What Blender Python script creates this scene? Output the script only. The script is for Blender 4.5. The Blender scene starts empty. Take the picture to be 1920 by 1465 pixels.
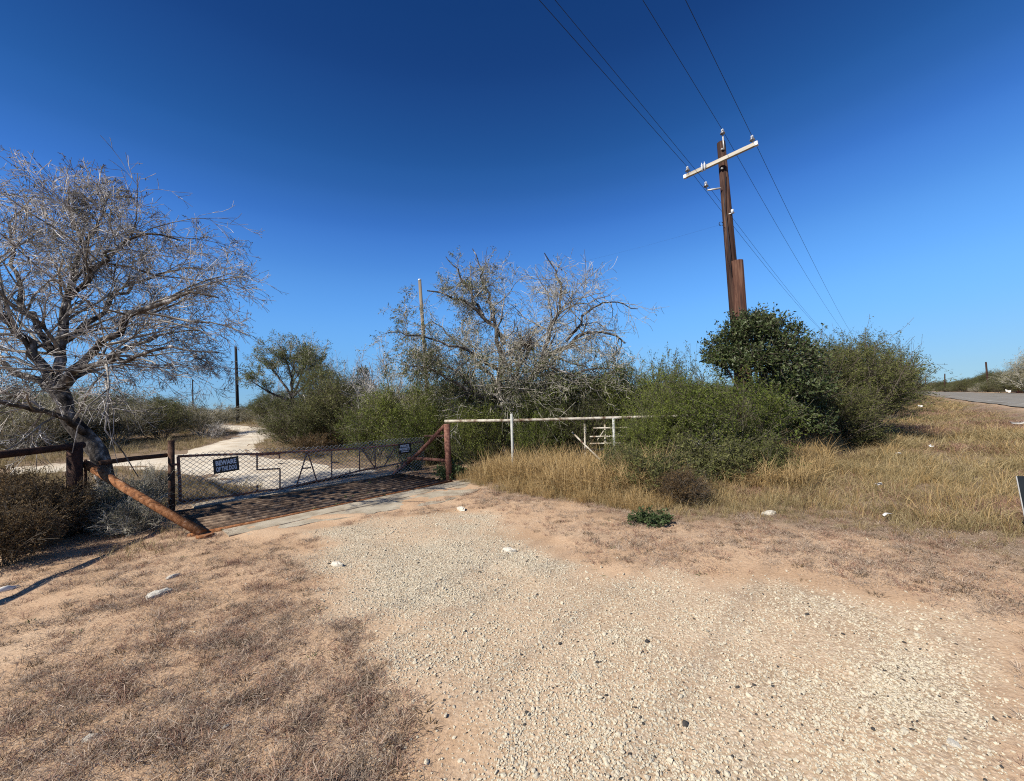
import bpy, math, random
import numpy as np
from mathutils import Matrix, Vector

# ------------------------------------------------------------------ camera, sky, sun
SC = bpy.context.scene
COL = SC.collection
IMW, IMH, FPX = 1920.0, 1465.0, 740.0
CAM_H = 1.6
EXPOSURE = 0.62
PITCH, ROLL = math.radians(3.0), math.radians(3.1)
SUN_AZ, SUN_EL = math.radians(-129), math.radians(41)     # azimuth from +Y, clockwise

cam_data = bpy.data.cameras.new('camera')
cam_data.sensor_fit = 'HORIZONTAL'; cam_data.sensor_width = 36.0
cam_data.lens = 36.0 * FPX / IMW
cam_data.clip_start = 0.05; cam_data.clip_end = 5000
cam = bpy.data.objects.new('camera', cam_data); COL.objects.link(cam)
CAM_M = Matrix.Rotation(math.pi / 2 + PITCH, 3, 'X') @ Matrix.Rotation(-ROLL, 3, 'Z')
cam.matrix_world = Matrix.Translation((0, 0, CAM_H)) @ CAM_M.to_4x4()
SC.camera = cam

world = bpy.data.worlds.new('World'); SC.world = world; world.use_nodes = True
wn, wl = world.node_tree.nodes, world.node_tree.links
wn.clear()
w_out = wn.new('ShaderNodeOutputWorld'); w_bg = wn.new('ShaderNodeBackground')
w_sky = wn.new('ShaderNodeTexSky'); w_sky.sky_type = 'NISHITA'; w_sky.sun_disc = False
w_sky.sun_elevation = SUN_EL; w_sky.sun_rotation = SUN_AZ % (2 * math.pi)
w_sky.altitude = 1500; w_sky.air_density = 1.0; w_sky.dust_density = 0.15; w_sky.ozone_density = 5.0
# deeper blue overhead and paler low down, the same all the way round
w_tc = wn.new('ShaderNodeTexCoord'); w_sp = wn.new('ShaderNodeSeparateXYZ'); w_rp = wn.new('ShaderNodeValToRGB')
w_rp.color_ramp.interpolation = 'CARDINAL'
SKY = [(.0, (.42, .65, .86)), (.052, (.44, .69, .92)), (.14, (.42, .79, 1.16)), (.231, (.38, .81, 1.32)), (.33, (.28, .67, 1.24)), (.416, (.18, .49, 1.07)), (.48, (.12, .37, .84)),
       (.54, (.08, .29, .68)), (.65, (.05, .19, .50)), (.73, (.036, .152, .42)), (1.0, (.03, .135, .39))]
for i, (p, c) in enumerate(SKY):
    e = w_rp.color_ramp.elements[i] if i < 2 else w_rp.color_ramp.elements.new(p)
    e.position = p; e.color = (c[0] / 2, c[1] / 2, c[2] / 2, 1)
w_mu = wn.new('ShaderNodeVectorMath'); w_mu.operation = 'MULTIPLY'
w_dn = wn.new('ShaderNodeVectorMath'); w_dn.operation = 'SCALE'; w_dn.inputs['Scale'].default_value = 0.1
w_gm = wn.new('ShaderNodeGamma'); w_gm.inputs['Gamma'].default_value = 0.5
w_up = wn.new('ShaderNodeVectorMath'); w_up.operation = 'SCALE'; w_up.inputs['Scale'].default_value = 20.0 / 2 ** EXPOSURE
wl.new(w_tc.outputs['Generated'], w_sp.inputs[0]); wl.new(w_sp.outputs['Z'], w_rp.inputs[0])
wl.new(w_sky.outputs[0], w_dn.inputs[0]); wl.new(w_dn.outputs[0], w_gm.inputs[0]); wl.new(w_gm.outputs[0], w_mu.inputs[0]); wl.new(w_rp.outputs[0], w_mu.inputs[1])
wl.new(w_mu.outputs[0], w_up.inputs[0]); wl.new(w_up.outputs[0], w_bg.inputs['Color'])
w_bg.inputs['Strength'].default_value = 0.1
wl.new(w_bg.outputs[0], w_out.inputs['Surface'])

sun_data = bpy.data.lights.new('sun', 'SUN'); sun_data.energy = 4.8
sun_data.angle = math.radians(0.53); sun_data.color = (1.0, 0.94, 0.85)
sun = bpy.data.objects.new('sun', sun_data); COL.objects.link(sun)
SUN_DIR = Vector((math.sin(SUN_AZ) * math.cos(SUN_EL), math.cos(SUN_AZ) * math.cos(SUN_EL), math.sin(SUN_EL)))
sun.rotation_euler = SUN_DIR.to_track_quat('Z', 'Y').to_euler()
sun.location = SUN_DIR * 40

SC.view_settings.view_transform = 'Standard'; SC.view_settings.look = 'None'
SC.view_settings.exposure = EXPOSURE; SC.view_settings.gamma = 1.0
SC.view_settings.use_curve_mapping = False
SC.render.engine = 'CYCLES'
SC.cycles.use_denoising = False; SC.cycles.pixel_filter_type = 'BLACKMAN_HARRIS'; SC.cycles.filter_width = 1.1
SC.cycles.max_bounces = 6; SC.cycles.diffuse_bounces = 3; SC.cycles.transmission_bounces = 4
SC.cycles.transparent_max_bounces = 4; SC.cycles.caustics_reflective = False; SC.cycles.caustics_refractive = False

# ------------------------------------------------------------------ numeric helpers
def smooth(a, b, x):
    t = np.clip((x - a) / (b - a), 0, 1); return t * t * (3 - 2 * t)

_pr = np.random.default_rng(7)
_GR = _pr.random((256, 256))
def vnoise(x, y, scale, seed=0):
    """smooth value noise in 0..1"""
    x = np.asarray(x, float) * scale + seed * 17.31; y = np.asarray(y, float) * scale + seed * 5.77
    xi = np.floor(x).astype(int); yi = np.floor(y).astype(int)
    fx = x - xi; fy = y - yi
    fx = fx * fx * (3 - 2 * fx); fy = fy * fy * (3 - 2 * fy)
    g = lambda i, j: _GR[i % 256, j % 256]
    a = g(xi, yi) * (1 - fx) + g(xi + 1, yi) * fx
    b = g(xi, yi + 1) * (1 - fx) + g(xi + 1, yi + 1) * fx
    return a * (1 - fy) + b * fy
def fbm(x, y, scale, octaves=4, seed=0):
    s, a, t = 0, 1.0, 0
    for o in range(octaves):
        s = s + a * vnoise(x, y, scale * 2 ** o, seed + o * 3); t += a; a *= 0.5
    return s / t

# road-aligned directions: S runs along the road (away, to the right), T points towards the road
SX, SY = math.sin(math.radians(43.7)), math.cos(math.radians(43.7))
TX, TY = SY, -SX
def st(s, t): return (s * SX + t * TX, s * SY + t * TY)
def to_s(x, y): return x * SX + y * SY
def to_t(x, y): return x * TX + y * TY

PIT = (0.95, 5.75, 7.55, 10.15)    # s0, s1, p0, p1 (p = -t)
def terrain_base(x, y):
    x = np.asarray(x, float); y = np.asarray(y, float)
    p = -to_t(x, y); s = to_s(x, y)
    q = np.maximum(0, p - 12.0)
    z = 0.068 * q * q / (q + 2.0)
    z = np.where(p > 36, 0.068 * 24 * 24 / 26 + (p - 36) * 0.022, z)
    z = z + 0.10 * (fbm(x, y, 0.13, 3, 5) - 0.5) * smooth(6, 14, np.hypot(x, y))
    # shallow roadside swale and the slight crown of the road bed
    z = z - 0.16 * np.exp(-((p + 1.6) / 1.5) ** 2) * smooth(7, 12, s)
    z = z + 0.12 * smooth(3.6, 5.6, -p) * smooth(-4, 6, s) * (1 - smooth(13.9, 16, -p))
    return z
def terrain(x, y):
    z = terrain_base(x, y)
    p = -to_t(x, y); s = to_s(x, y)
    ins = smooth(PIT[0] - .05, PIT[0] + .08, s) * (1 - smooth(PIT[1] - .08, PIT[1] + .05, s)) * \
        smooth(PIT[2] - .03, PIT[2] + .1, p) * (1 - smooth(PIT[3] - .1, PIT[3] + .03, p))
    return z - 0.17 * ins

def ray(px, py):
    d = CAM_M @ Vector(((px - IMW / 2) / FPX, -(py - IMH / 2) / FPX, -1.0))
    return d
def at(px, py, Y):
    """world point on the line of sight of a photo pixel, Y metres ahead"""
    d = ray(px, py); k = Y / d.y
    return Vector((d.x * k, Y, CAM_H + d.z * k))
def hit(px, py, far=160.0):
    """world point where that line of sight meets the terrain"""
    d = ray(px, py)
    k = np.linspace(0.3, far, 6000)
    z = CAM_H + d.z * k
    g = terrain(d.x * k, d.y * k)
    i = np.argmax(z < g)
    if z[i] >= g[i]: i = len(k) - 1
    return Vector((d.x * k[i], d.y * k[i], float(g[i])))
def base(px, py, Y):
    p = at(px, py, Y); return Vector((p.x, p.y, float(terrain(p.x, p.y))))
def top_height(px, py, Y):
    p = at(px, py, Y); return p.z - float(terrain(p.x, p.y))

def poly_sdf(poly, x, y):
    """signed distance, negative inside"""
    x = np.asarray(x, float); y = np.asarray(y, float)
    d = np.full(x.shape, 1e9); inside = np.zeros(x.shape, bool)
    n = len(poly)
    for i in range(n):
        ax, ay = poly[i][0], poly[i][1]; bx, by = poly[(i + 1) % n][0], poly[(i + 1) % n][1]
        ex, ey = bx - ax, by - ay
        wx, wy = x - ax, y - ay
        t = np.clip((wx * ex + wy * ey) / (ex * ex + ey * ey + 1e-12), 0, 1)
        d = np.minimum(d, np.hypot(wx - ex * t, wy - ey * t))
        c = ((ay <= y) & (by > y)) | ((by <= y) & (ay > y))
        with np.errstate(divide='ignore', invalid='ignore'):
            xc = ax + (y - ay) / (by - ay) * ex
        inside ^= c & (x < xc)
    return np.where(inside, -d, d)

# ------------------------------------------------------------------ materials
MATS = {}
def new_mat(name):
    m = bpy.data.materials.new(name); m.use_nodes = True
    nt = m.node_tree; b = nt.nodes['Principled BSDF']
    MATS[name] = m
    return m, nt, b
def noise_mix(nt, b, cols, scale, detail=6, rough=0.6, stretch=(1, 1, 1), bump=0.0, bump_scale=None, coord='Object', pos=None):
    tc = nt.nodes.new('ShaderNodeTexCoord'); mp = nt.nodes.new('ShaderNodeMapping')
    mp.inputs['Scale'].default_value = stretch
    nt.links.new(tc.outputs[coord], mp.inputs['Vector'])
    n = nt.nodes.new('ShaderNodeTexNoise'); n.inputs['Scale'].default_value = scale
    n.inputs['Detail'].default_value = detail; n.inputs['Roughness'].default_value = rough
    nt.links.new(mp.outputs[0], n.inputs['Vector'])
    r = nt.nodes.new('ShaderNodeValToRGB')
    k = len(cols)
    pos = pos or [0.3 + 0.4 * i / (k - 1) for i in range(k)]
    r.color_ramp.elements[0].position = pos[0]; r.color_ramp.elements[0].color = (*cols[0], 1)
    r.color_ramp.elements[1].position = pos[-1]; r.color_ramp.elements[1].color = (*cols[-1], 1)
    for i in range(1, k - 1):
        e = r.color_ramp.elements.new(pos[i]); e.color = (*cols[i], 1)
    nt.links.new(n.outputs['Fac'], r.inputs[0])
    nt.links.new(r.outputs[0], b.inputs['Base Color'])
    if bump:
        n2 = nt.nodes.new('ShaderNodeTexNoise'); n2.inputs['Scale'].default_value = bump_scale or scale * 3
        n2.inputs['Detail'].default_value = 5
        nt.links.new(mp.outputs[0], n2.inputs['Vector'])
        bp = nt.nodes.new('ShaderNodeBump'); bp.inputs['Strength'].default_value = bump
        bp.inputs['Distance'].default_value = 0.02
        nt.links.new(n2.outputs['Fac'], bp.inputs['Height']); nt.links.new(bp.outputs[0], b.inputs['Normal'])
    return r
def simple(name, cols, scale=4, rough=0.8, spec=0.25, metal=0.0, **kw):
    m, nt, b = new_mat(name)
    b.inputs['Roughness'].default_value = rough; b.inputs['Specular IOR Level'].default_value = spec
    b.inputs['Metallic'].default_value = metal
    if len(cols) == 1: b.inputs['Base Color'].default_value = (*cols[0], 1)
    else: noise_mix(nt, b, cols, scale, **kw)
    return m
def leafy(name, cols, rough=0.55, spec=0.3, transl=0.25, pos=None):
    """one colour per leaf or blade, some light passing through"""
    m, nt, b = new_mat(name)
    g = nt.nodes.new('ShaderNodeNewGeometry'); oi = nt.nodes.new('ShaderNodeObjectInfo')
    ad = nt.nodes.new('ShaderNodeMath'); ad.operation = 'MULTIPLY_ADD'
    nt.links.new(oi.outputs['Random'], ad.inputs[0]); ad.inputs[1].default_value = 0.35
    sc = nt.nodes.new('ShaderNodeMath'); sc.operation = 'MULTIPLY'; sc.inputs[1].default_value = 0.65
    nt.links.new(g.outputs['Random Per Island'], sc.inputs[0]); nt.links.new(sc.outputs[0], ad.inputs[2])
    r = nt.nodes.new('ShaderNodeValToRGB'); k = len(cols)
    pos = pos or [i / (k - 1) for i in range(k)]
    r.color_ramp.elements[0].position = pos[0]; r.color_ramp.elements[0].color = (*cols[0], 1)
    r.color_ramp.elements[1].position = pos[-1]; r.color_ramp.elements[1].color = (*cols[-1], 1)
    for i in range(1, k - 1):
        e = r.color_ramp.elements.new(pos[i]); e.color = (*cols[i], 1)
    nt.links.new(ad.outputs[0], r.inputs[0]); nt.links.new(r.outputs[0], b.inputs['Base Color'])
    b.inputs['Roughness'].default_value = rough; b.inputs['Specular IOR Level'].default_value = spec
    if transl:
        t = nt.nodes.new('ShaderNodeBsdfTranslucent'); mx = nt.nodes.new('ShaderNodeMixShader')
        nt.links.new(r.outputs[0], t.inputs['Color']); mx.inputs[0].default_value = transl
        out = nt.nodes['Material Output']
        nt.links.new(b.outputs[0], mx.inputs[1]); nt.links.new(t.outputs[0], mx.inputs[2])
        nt.links.new(mx.outputs[0], out.inputs['Surface'])
    return m

simple('bark_dark', [(0.016, 0.014, 0.013), (0.055, 0.048, 0.043), (0.13, 0.12, 0.11), (0.42, 0.40, 0.37)], 7, 0.95, 0.1, stretch=(1, 1, .6), bump=1.0, bump_scale=22, pos=[.34, .48, .58, .68])
simple('twig_grey', [(0.06, 0.054, 0.048), (0.30, 0.28, 0.26), (0.70, 0.67, 0.63)], 3.0, 0.9, 0.15, pos=[.36, .5, .64])  # wide tone range: bright lit and dark twigs put into the colour
simple('twig_pale', [(0.13, 0.115, 0.09), (0.34, 0.315, 0.255), (0.58, 0.54, 0.46)], 2.2, 0.9, 0.15, pos=[.36, .5, .64])
simple('branch_mid', [(0.05, 0.045, 0.04), (0.18, 0.165, 0.145), (0.44, 0.41, 0.36)], 3, 0.9, 0.15, pos=[.36, .5, .66])
simple('stem_brown', [(0.07, 0.055, 0.04), (0.17, 0.145, 0.115)], 1.5, 0.9, 0.1)
simple('stem_olive', [(0.075, 0.07, 0.04), (0.15, 0.14, 0.095)], 1.5, 0.9, 0.1)
leafy('leaf_brown', [(0.035, 0.024, 0.016), (0.09, 0.062, 0.04), (0.14, 0.11, 0.07)], 0.8, .1, .15)
leafy('leaf_greygreen', [(0.065, 0.075, 0.035), (0.13, 0.14, 0.065), (0.20, 0.20, 0.11)], 0.7, .15, .3)
leafy('leaf_olive', [(0.044, 0.054, 0.016), (0.105, 0.112, 0.034), (0.195, 0.188, 0.072)], 0.65, .2, .3)
leafy('leaf_green', [(0.050, 0.072, 0.012), (0.125, 0.155, 0.026), (0.22, 0.24, 0.055)], 0.6, .2, .35)
leafy('leaf_dark', [(0.014, 0.024, 0.008), (0.036, 0.054, 0.016), (0.10, 0.12, 0.045)], 0.5, .3, .15)
leafy('leaf_midgreen', [(0.042, 0.054, 0.014), (0.105, 0.118, 0.032), (0.20, 0.20, 0.068)], 0.65, .2, .35)
leafy('leaf_dusty', [(0.11, 0.102, 0.050), (0.21, 0.19, 0.100), (0.33, 0.29, 0.17)], 0.8, .1, .25)
leafy('leaf_rust', [(0.055, 0.035, 0.016), (0.11, 0.07, 0.032), (0.18, 0.13, 0.07)], 0.8, .1, .2)
leafy('weed_green', [(0.030, 0.050, 0.016), (0.072, 0.105, 0.036), (0.15, 0.18, 0.075)], 0.6, .25, .3)
leafy('straw_tan', [(0.18, 0.11, 0.042), (0.36, 0.24, 0.10), (0.56, 0.42, 0.22)], 0.75, .15, .3)
leafy('straw_verge', [(0.10, 0.072, 0.028), (0.21, 0.158, 0.070), (0.33, 0.260, 0.130), (0.52, 0.43, 0.26)], 0.75, .15, .3)
leafy('straw_grey', [(0.16, 0.12, 0.088), (0.34, 0.265, 0.195), (0.56, 0.45, 0.35)], 0.85, .1, .15)
leafy('straw_red', [(0.13, 0.070, 0.050), (0.27, 0.155, 0.11), (0.44, 0.29, 0.21)], 0.85, .1, .15)
simple('pebble_pale', [(0.32, 0.27, 0.195), (0.63, 0.57, 0.435)], 25, 0.85, 0.2)
simple('pebble_dark', [(0.03, 0.028, 0.026), (0.075, 0.068, 0.06)], 25, 0.85, 0.2)
simple('limestone', [(0.42, 0.37, 0.29), (0.64, 0.59, 0.49), (0.74, 0.70, 0.61)], 14, 0.9, 0.15, bump=0.6, bump_scale=60)
simple('rust_dark', [(0.028, 0.016, 0.011), (0.070, 0.036, 0.023), (0.14, 0.078, 0.048)], 14, 0.85, 0.2, bump=0.3, bump_scale=80)
simple('rust_black', [(0.014, 0.008, 0.007), (0.036, 0.018, 0.013), (0.075, 0.036, 0.024)], 14, 0.85, 0.2, bump=0.3, bump_scale=80)
simple('rust_dusty', [(0.05, 0.032, 0.022), (0.14, 0.095, 0.065), (0.27, 0.20, 0.14)], 9, 0.9, 0.15, bump=0.3, bump_scale=80)
simple('rust_gate', [(0.09, 0.036, 0.024), (0.22, 0.10, 0.066), (0.34, 0.19, 0.13)], 16, 0.85, 0.2, bump=0.3, bump_scale=80)
simple('rust_red', [(0.060, 0.025, 0.018), (0.15, 0.066, 0.046), (0.25, 0.135, 0.095)], 16, 0.85, 0.2, bump=0.3, bump_scale=80)
simple('rust_orange', [(0.06, 0.024, 0.012), (0.19, 0.075, 0.028), (0.27, 0.12, 0.05), (0.40, 0.24, 0.15)], 16, 0.85, 0.2, bump=0.35, bump_scale=70)
simple('pipe_white', [(0.09, 0.05, 0.032), (0.24, 0.20, 0.145), (0.38, 0.345, 0.28), (0.50, 0.465, 0.39)], 6, 0.75, 0.25, pos=[.36, .44, .52, .66])
simple('galvanised', [(0.36, 0.35, 0.32), (0.55, 0.53, 0.49)], 10, 0.5, 0.5, metal=0.3)
simple('galv_post', [(0.24, 0.25, 0.23), (0.42, 0.42, 0.38)], 10, 0.6, 0.4)
simple('creosote', [(0.008, 0.004, 0.004), (0.032, 0.015, 0.010), (0.10, 0.055, 0.036)], 12, 0.8, 0.2, stretch=(1, 1, .06), bump=0.5, bump_scale=26)
simple('creosote_red', [(0.016, 0.008, 0.006), (0.065, 0.028, 0.017), (0.16, 0.088, 0.055)], 12, 0.8, 0.2, stretch=(1, 1, .06), bump=0.5, bump_scale=26)
simple('pole_pale', [(0.14, 0.11, 0.075), (0.24, 0.195, 0.14)], 7, 0.9, 0.15, stretch=(1, 1, .06))
simple('pole_black', [(0.010, 0.009, 0.009), (0.03, 0.026, 0.024)], 7, 0.9, 0.15, stretch=(1, 1, .06))
simple('crossarm_wood', [(0.20, 0.17, 0.13), (0.40, 0.36, 0.29), (0.52, 0.48, 0.40)], 5, 0.85, 0.15, stretch=(.12, 1, 1), bump=0.4, bump_scale=30)
simple('white_paint', [(0.62, 0.61, 0.58), (0.78, 0.77, 0.74)], 9, 0.6, 0.3)
simple('porcelain', [(0.10, 0.10, 0.11), (0.22, 0.22, 0.24)], 20, 0.2, 0.6)
simple('porcelain_pale', [(0.40, 0.42, 0.44), (0.58, 0.60, 0.62)], 20, 0.25, 0.6)
simple('wire_dark', [(0.012, 0.015, 0.022)], 1, 0.5, 0.3)
simple('sign_black', [(0.006, 0.008, 0.009), (0.016, 0.019, 0.02)], 6, 0.45, 0.4)
simple('sign_letters', [(0.55, 0.57, 0.60), (0.78, 0.79, 0.81)], 18, 0.5, 0.3)
simple('plastic_black', [(0.010, 0.011, 0.014), (0.03, 0.033, 0.04)], 5, 0.3, 0.5)
simple('concrete', [(0.22, 0.175, 0.12), (0.36, 0.31, 0.23), (0.44, 0.39, 0.30)], 3.0, 0.92, 0.15, bump=0.35, bump_scale=60, pos=[.28, .5, .7])
simple('paper_white', [(0.50, 0.48, 0.44), (0.66, 0.64, 0.60)], 9, 0.7, 0.2)
simple('nest_twigs', [(0.03, 0.022, 0.016), (0.08, 0.055, 0.04)], 9, 0.95, 0.1)
simple('asphalt', [(0.14, 0.126, 0.10), (0.20, 0.182, 0.15), (0.26, 0.235, 0.19)], 0.6, 0.9, 0.2, stretch=(1, 1, 1), bump=0.3, bump_scale=70)
simple('road_paint', [(0.22, 0.205, 0.17), (0.40, 0.38, 0.33)], 5, 0.8, 0.2)
simple('red_metal', [(0.09, 0.02, 0.015), (0.18, 0.04, 0.03)], 8, 0.6, 0.3)

# ------------------------------------------------------------------ object helpers
def link(o, parent=None):
    COL.objects.link(o)
    if parent is not None: o.parent = parent
    return o
def tag(o, label=None, cat=None, group=None, kind=None):
    if label: o['label'] = label
    if cat: o['category'] = cat
    if group: o['group'] = group
    if kind: o['kind'] = kind
    return o
def empty(name, loc=(0, 0, 0), rz=0.0):
    o = bpy.data.objects.new(name, None); link(o)
    o.location = loc; o.rotation_euler = (0, 0, rz); o.empty_display_size = .2
    return o
def mesh(name, parts, mats, smooth_sh=False):
    """parts: list of (verts Nx3, faces Fxk, material index)"""
    V, off, loops, starts, tot, mi = [], 0, [], [], [], []
    ls = 0
    for v, f, m in parts:
        v = np.asarray(v, np.float32).reshape(-1, 3); f = np.asarray(f, np.int32)
        if len(f) == 0: continue
        V.append(v); loops.append((f + off).ravel()); k = f.shape[1]
        starts.append(ls + np.arange(len(f)) * k); tot.append(np.full(len(f), k)); ls += f.size
        mi.append(np.full(len(f), m)); off += len(v)
    V = np.concatenate(V); loops = np.concatenate(loops); starts = np.concatenate(starts); tot = np.concatenate(tot); mi = np.concatenate(mi)
    me = bpy.data.meshes.new(name)
    me.vertices.add(len(V)); me.vertices.foreach_set('co', V.ravel())
    me.loops.add(len(loops)); me.loops.foreach_set('vertex_index', loops.astype(np.int32))
    me.polygons.add(len(starts)); me.polygons.foreach_set('loop_start', starts.astype(np.int32))
    me.polygons.foreach_set('loop_total', tot.astype(np.int32))
    me.polygons.foreach_set('material_index', mi.astype(np.int32))
    if smooth_sh: me.polygons.foreach_set('use_smooth', np.ones(len(starts), bool))
    for m in mats: me.materials.append(MATS[m])
    me.update(calc_edges=True); me.validate()
    return me
def obj(name, me, parent=None, loc=None):
    o = bpy.data.objects.new(name, me); link(o, parent)
    if loc is not None: o.location = loc
    return o

def tubes(pts, rad, sides=4, caps=False):
    """pts (N,M,3), rad (N,M) -> verts, quads"""
    pts = np.asarray(pts, float); rad = np.asarray(rad, float)
    N, M, _ = pts.shape
    tan = np.gradient(pts, axis=1)
    tan /= np.linalg.norm(tan, axis=2, keepdims=True) + 1e-9
    mean = np.abs(pts[:, -1] - pts[:, 0])
    ref = np.zeros((N, 3)); ref[np.arange(N), np.argmin(mean, axis=1)] = 1
    ref = np.repeat(ref[:, None], M, 1)
    u = np.cross(tan, ref); u /= np.linalg.norm(u, axis=2, keepdims=True) + 1e-9
    v = np.cross(tan, u)
    a = np.arange(sides) / sides * 2 * math.pi
    ring = pts[:, :, None, :] + rad[:, :, None, None] * (np.cos(a)[None, None, :, None] * u[:, :, None, :] + np.sin(a)[None, None, :, None] * v[:, :, None, :])
    verts = ring.reshape(-1, 3)
    b = np.arange(N)[:, None, None] * M * sides; j = np.arange(M - 1)[None, :, None] * sides
    k = np.arange(sides)[None, None, :]; k2 = (k + 1) % sides
    q = np.stack([b + j + k, b + j + k2, b + j + sides + k2, b + j + sides + k], axis=-1).reshape(-1, 4)
    return verts, q
def pipe_mesh(name, pts, rad, mat, sides=12, sm=True):
    """one closed bent pipe with capped ends"""
    pts = np.asarray([tuple(p) for p in pts], float)
    r = np.full(len(pts), rad, float) if np.isscalar(rad) else np.asarray(rad, float)
    v, q = tubes(pts[None], r[None], sides)
    n = len(v)
    c0, c1 = pts[0], pts[-1]
    v = np.vstack([v, c0, c1])
    t = []
    for i in range(sides):
        t.append((n, (i + 1) % sides, i)); t.append((n + 1, n - sides + i, n - sides + (i + 1) % sides))
    me = mesh(name, [(v, q, 0)], [mat]) if False else None
    parts_v = v
    me = bpy.data.meshes.new(name)
    me.from_pydata(parts_v.tolist(), [], q.tolist() + [list(x) for x in t])
    me.materials.append(MATS[mat])
    if sm:
        for p in me.polygons: p.use_smooth = len(p.vertices) == 4
    me.update()
    return me
def pipe(name, pts, rad, mat, parent=None, sides=12):
    return obj(name, pipe_mesh(name, pts, rad, mat, sides), parent)
def box_mesh(name, size, mat, bevel=0.0, center=(0, 0, 0)):
    import bmesh
    bm = bmesh.new(); bmesh.ops.create_cube(bm, size=1.0)
    bmesh.ops.scale(bm, vec=size, verts=bm.verts)
    if bevel: bmesh.ops.bevel(bm, geom=list(bm.edges), offset=bevel, segments=2, affect='EDGES', profile=.6)
    bmesh.ops.translate(bm, vec=center, verts=bm.verts)
    me = bpy.data.meshes.new(name); bm.to_mesh(me); bm.free(); me.materials.append(MATS[mat])
    return me
def lathe_mesh(name, prof, mat, sides=14):
    """prof: list of (r, z)"""
    a = np.arange(sides) / sides * 2 * math.pi
    V = [(r * math.cos(t), r * math.sin(t), z) for r, z in prof for t in a]
    F = []
    for i in range(len(prof) - 1):
        for k in range(sides):
            F.append((i * sides + k, i * sides + (k + 1) % sides, (i + 1) * sides + (k + 1) % sides, (i + 1) * sides + k))
    F.append(tuple(range(sides))[::-1]); F.append(tuple((len(prof) - 1) * sides + k for k in range(sides)))
    me = bpy.data.meshes.new(name); me.from_pydata(V, [], F); me.materials.append(MATS[mat])
    for p in me.polygons: p.use_smooth = len(p.vertices) == 4
    return me
def rel(pts, o): return [Vector(p) - Vector(o) for p in pts]

def scatter(name, pts, rot, scl, sources, pick, label, cat):
    """one object of stuff: copies of small source shapes on points"""
    N = len(pts)
    me = bpy.data.meshes.new(name)
    me.vertices.add(N); me.vertices.foreach_set('co', np.asarray(pts, np.float32).ravel())
    a = me.attributes.new('rot', 'FLOAT_VECTOR', 'POINT'); a.data.foreach_set('vector', np.asarray(rot, np.float32).ravel())
    a = me.attributes.new('scl', 'FLOAT_VECTOR', 'POINT'); a.data.foreach_set('vector', np.asarray(scl, np.float32).ravel())
    a = me.attributes.new('pick', 'INT', 'POINT'); a.data.foreach_set('value', np.asarray(pick, np.int32))
    o = obj(name, me)
    cc = bpy.data.collections.new(name + '_shapes')
    for i, m in enumerate(sources):
        so = bpy.data.objects.new('%s_shape_%03d' % (name, i), m); cc.objects.link(so)
    ng = bpy.data.node_groups.new(name, 'GeometryNodeTree')
    ng.interface.new_socket('Geometry', in_out='INPUT', socket_type='NodeSocketGeometry')
    ng.interface.new_socket('Geometry', in_out='OUTPUT', socket_type='NodeSocketGeometry')
    N_ = ng.nodes; L_ = ng.links
    gi = N_.new('NodeGroupInput'); go = N_.new('NodeGroupOutput')
    ci = N_.new('GeometryNodeCollectionInfo'); ci.inputs['Collection'].default_value = cc
    ci.inputs['Separate Children'].default_value = True; ci.inputs['Reset Children'].default_value = True
    ip = N_.new('GeometryNodeInstanceOnPoints'); ip.inputs['Pick Instance'].default_value = True
    def attr(nm, tp):
        n = N_.new('GeometryNodeInputNamedAttribute'); n.data_type = tp; n.inputs['Name'].default_value = nm
        return [s for s in n.outputs if s.enabled and s.name == 'Attribute'][0]
    L_.new(gi.outputs[0], ip.inputs['Points']); L_.new(ci.outputs[0], ip.inputs['Instance'])
    L_.new(attr('pick', 'INT'), ip.inputs['Instance Index'])
    e2r = N_.new('FunctionNodeEulerToRotation'); L_.new(attr('rot', 'FLOAT_VECTOR'), e2r.inputs[0])
    L_.new(e2r.outputs[0], ip.inputs['Rotation'])
    L_.new(attr('scl', 'FLOAT_VECTOR'), ip.inputs['Scale'])
    L_.new(ip.outputs[0], go.inputs[0])
    md = o.modifiers.new('scatter', 'NODES'); md.node_group = ng
    tag(o, label, cat, kind='stuff')
    return o

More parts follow.
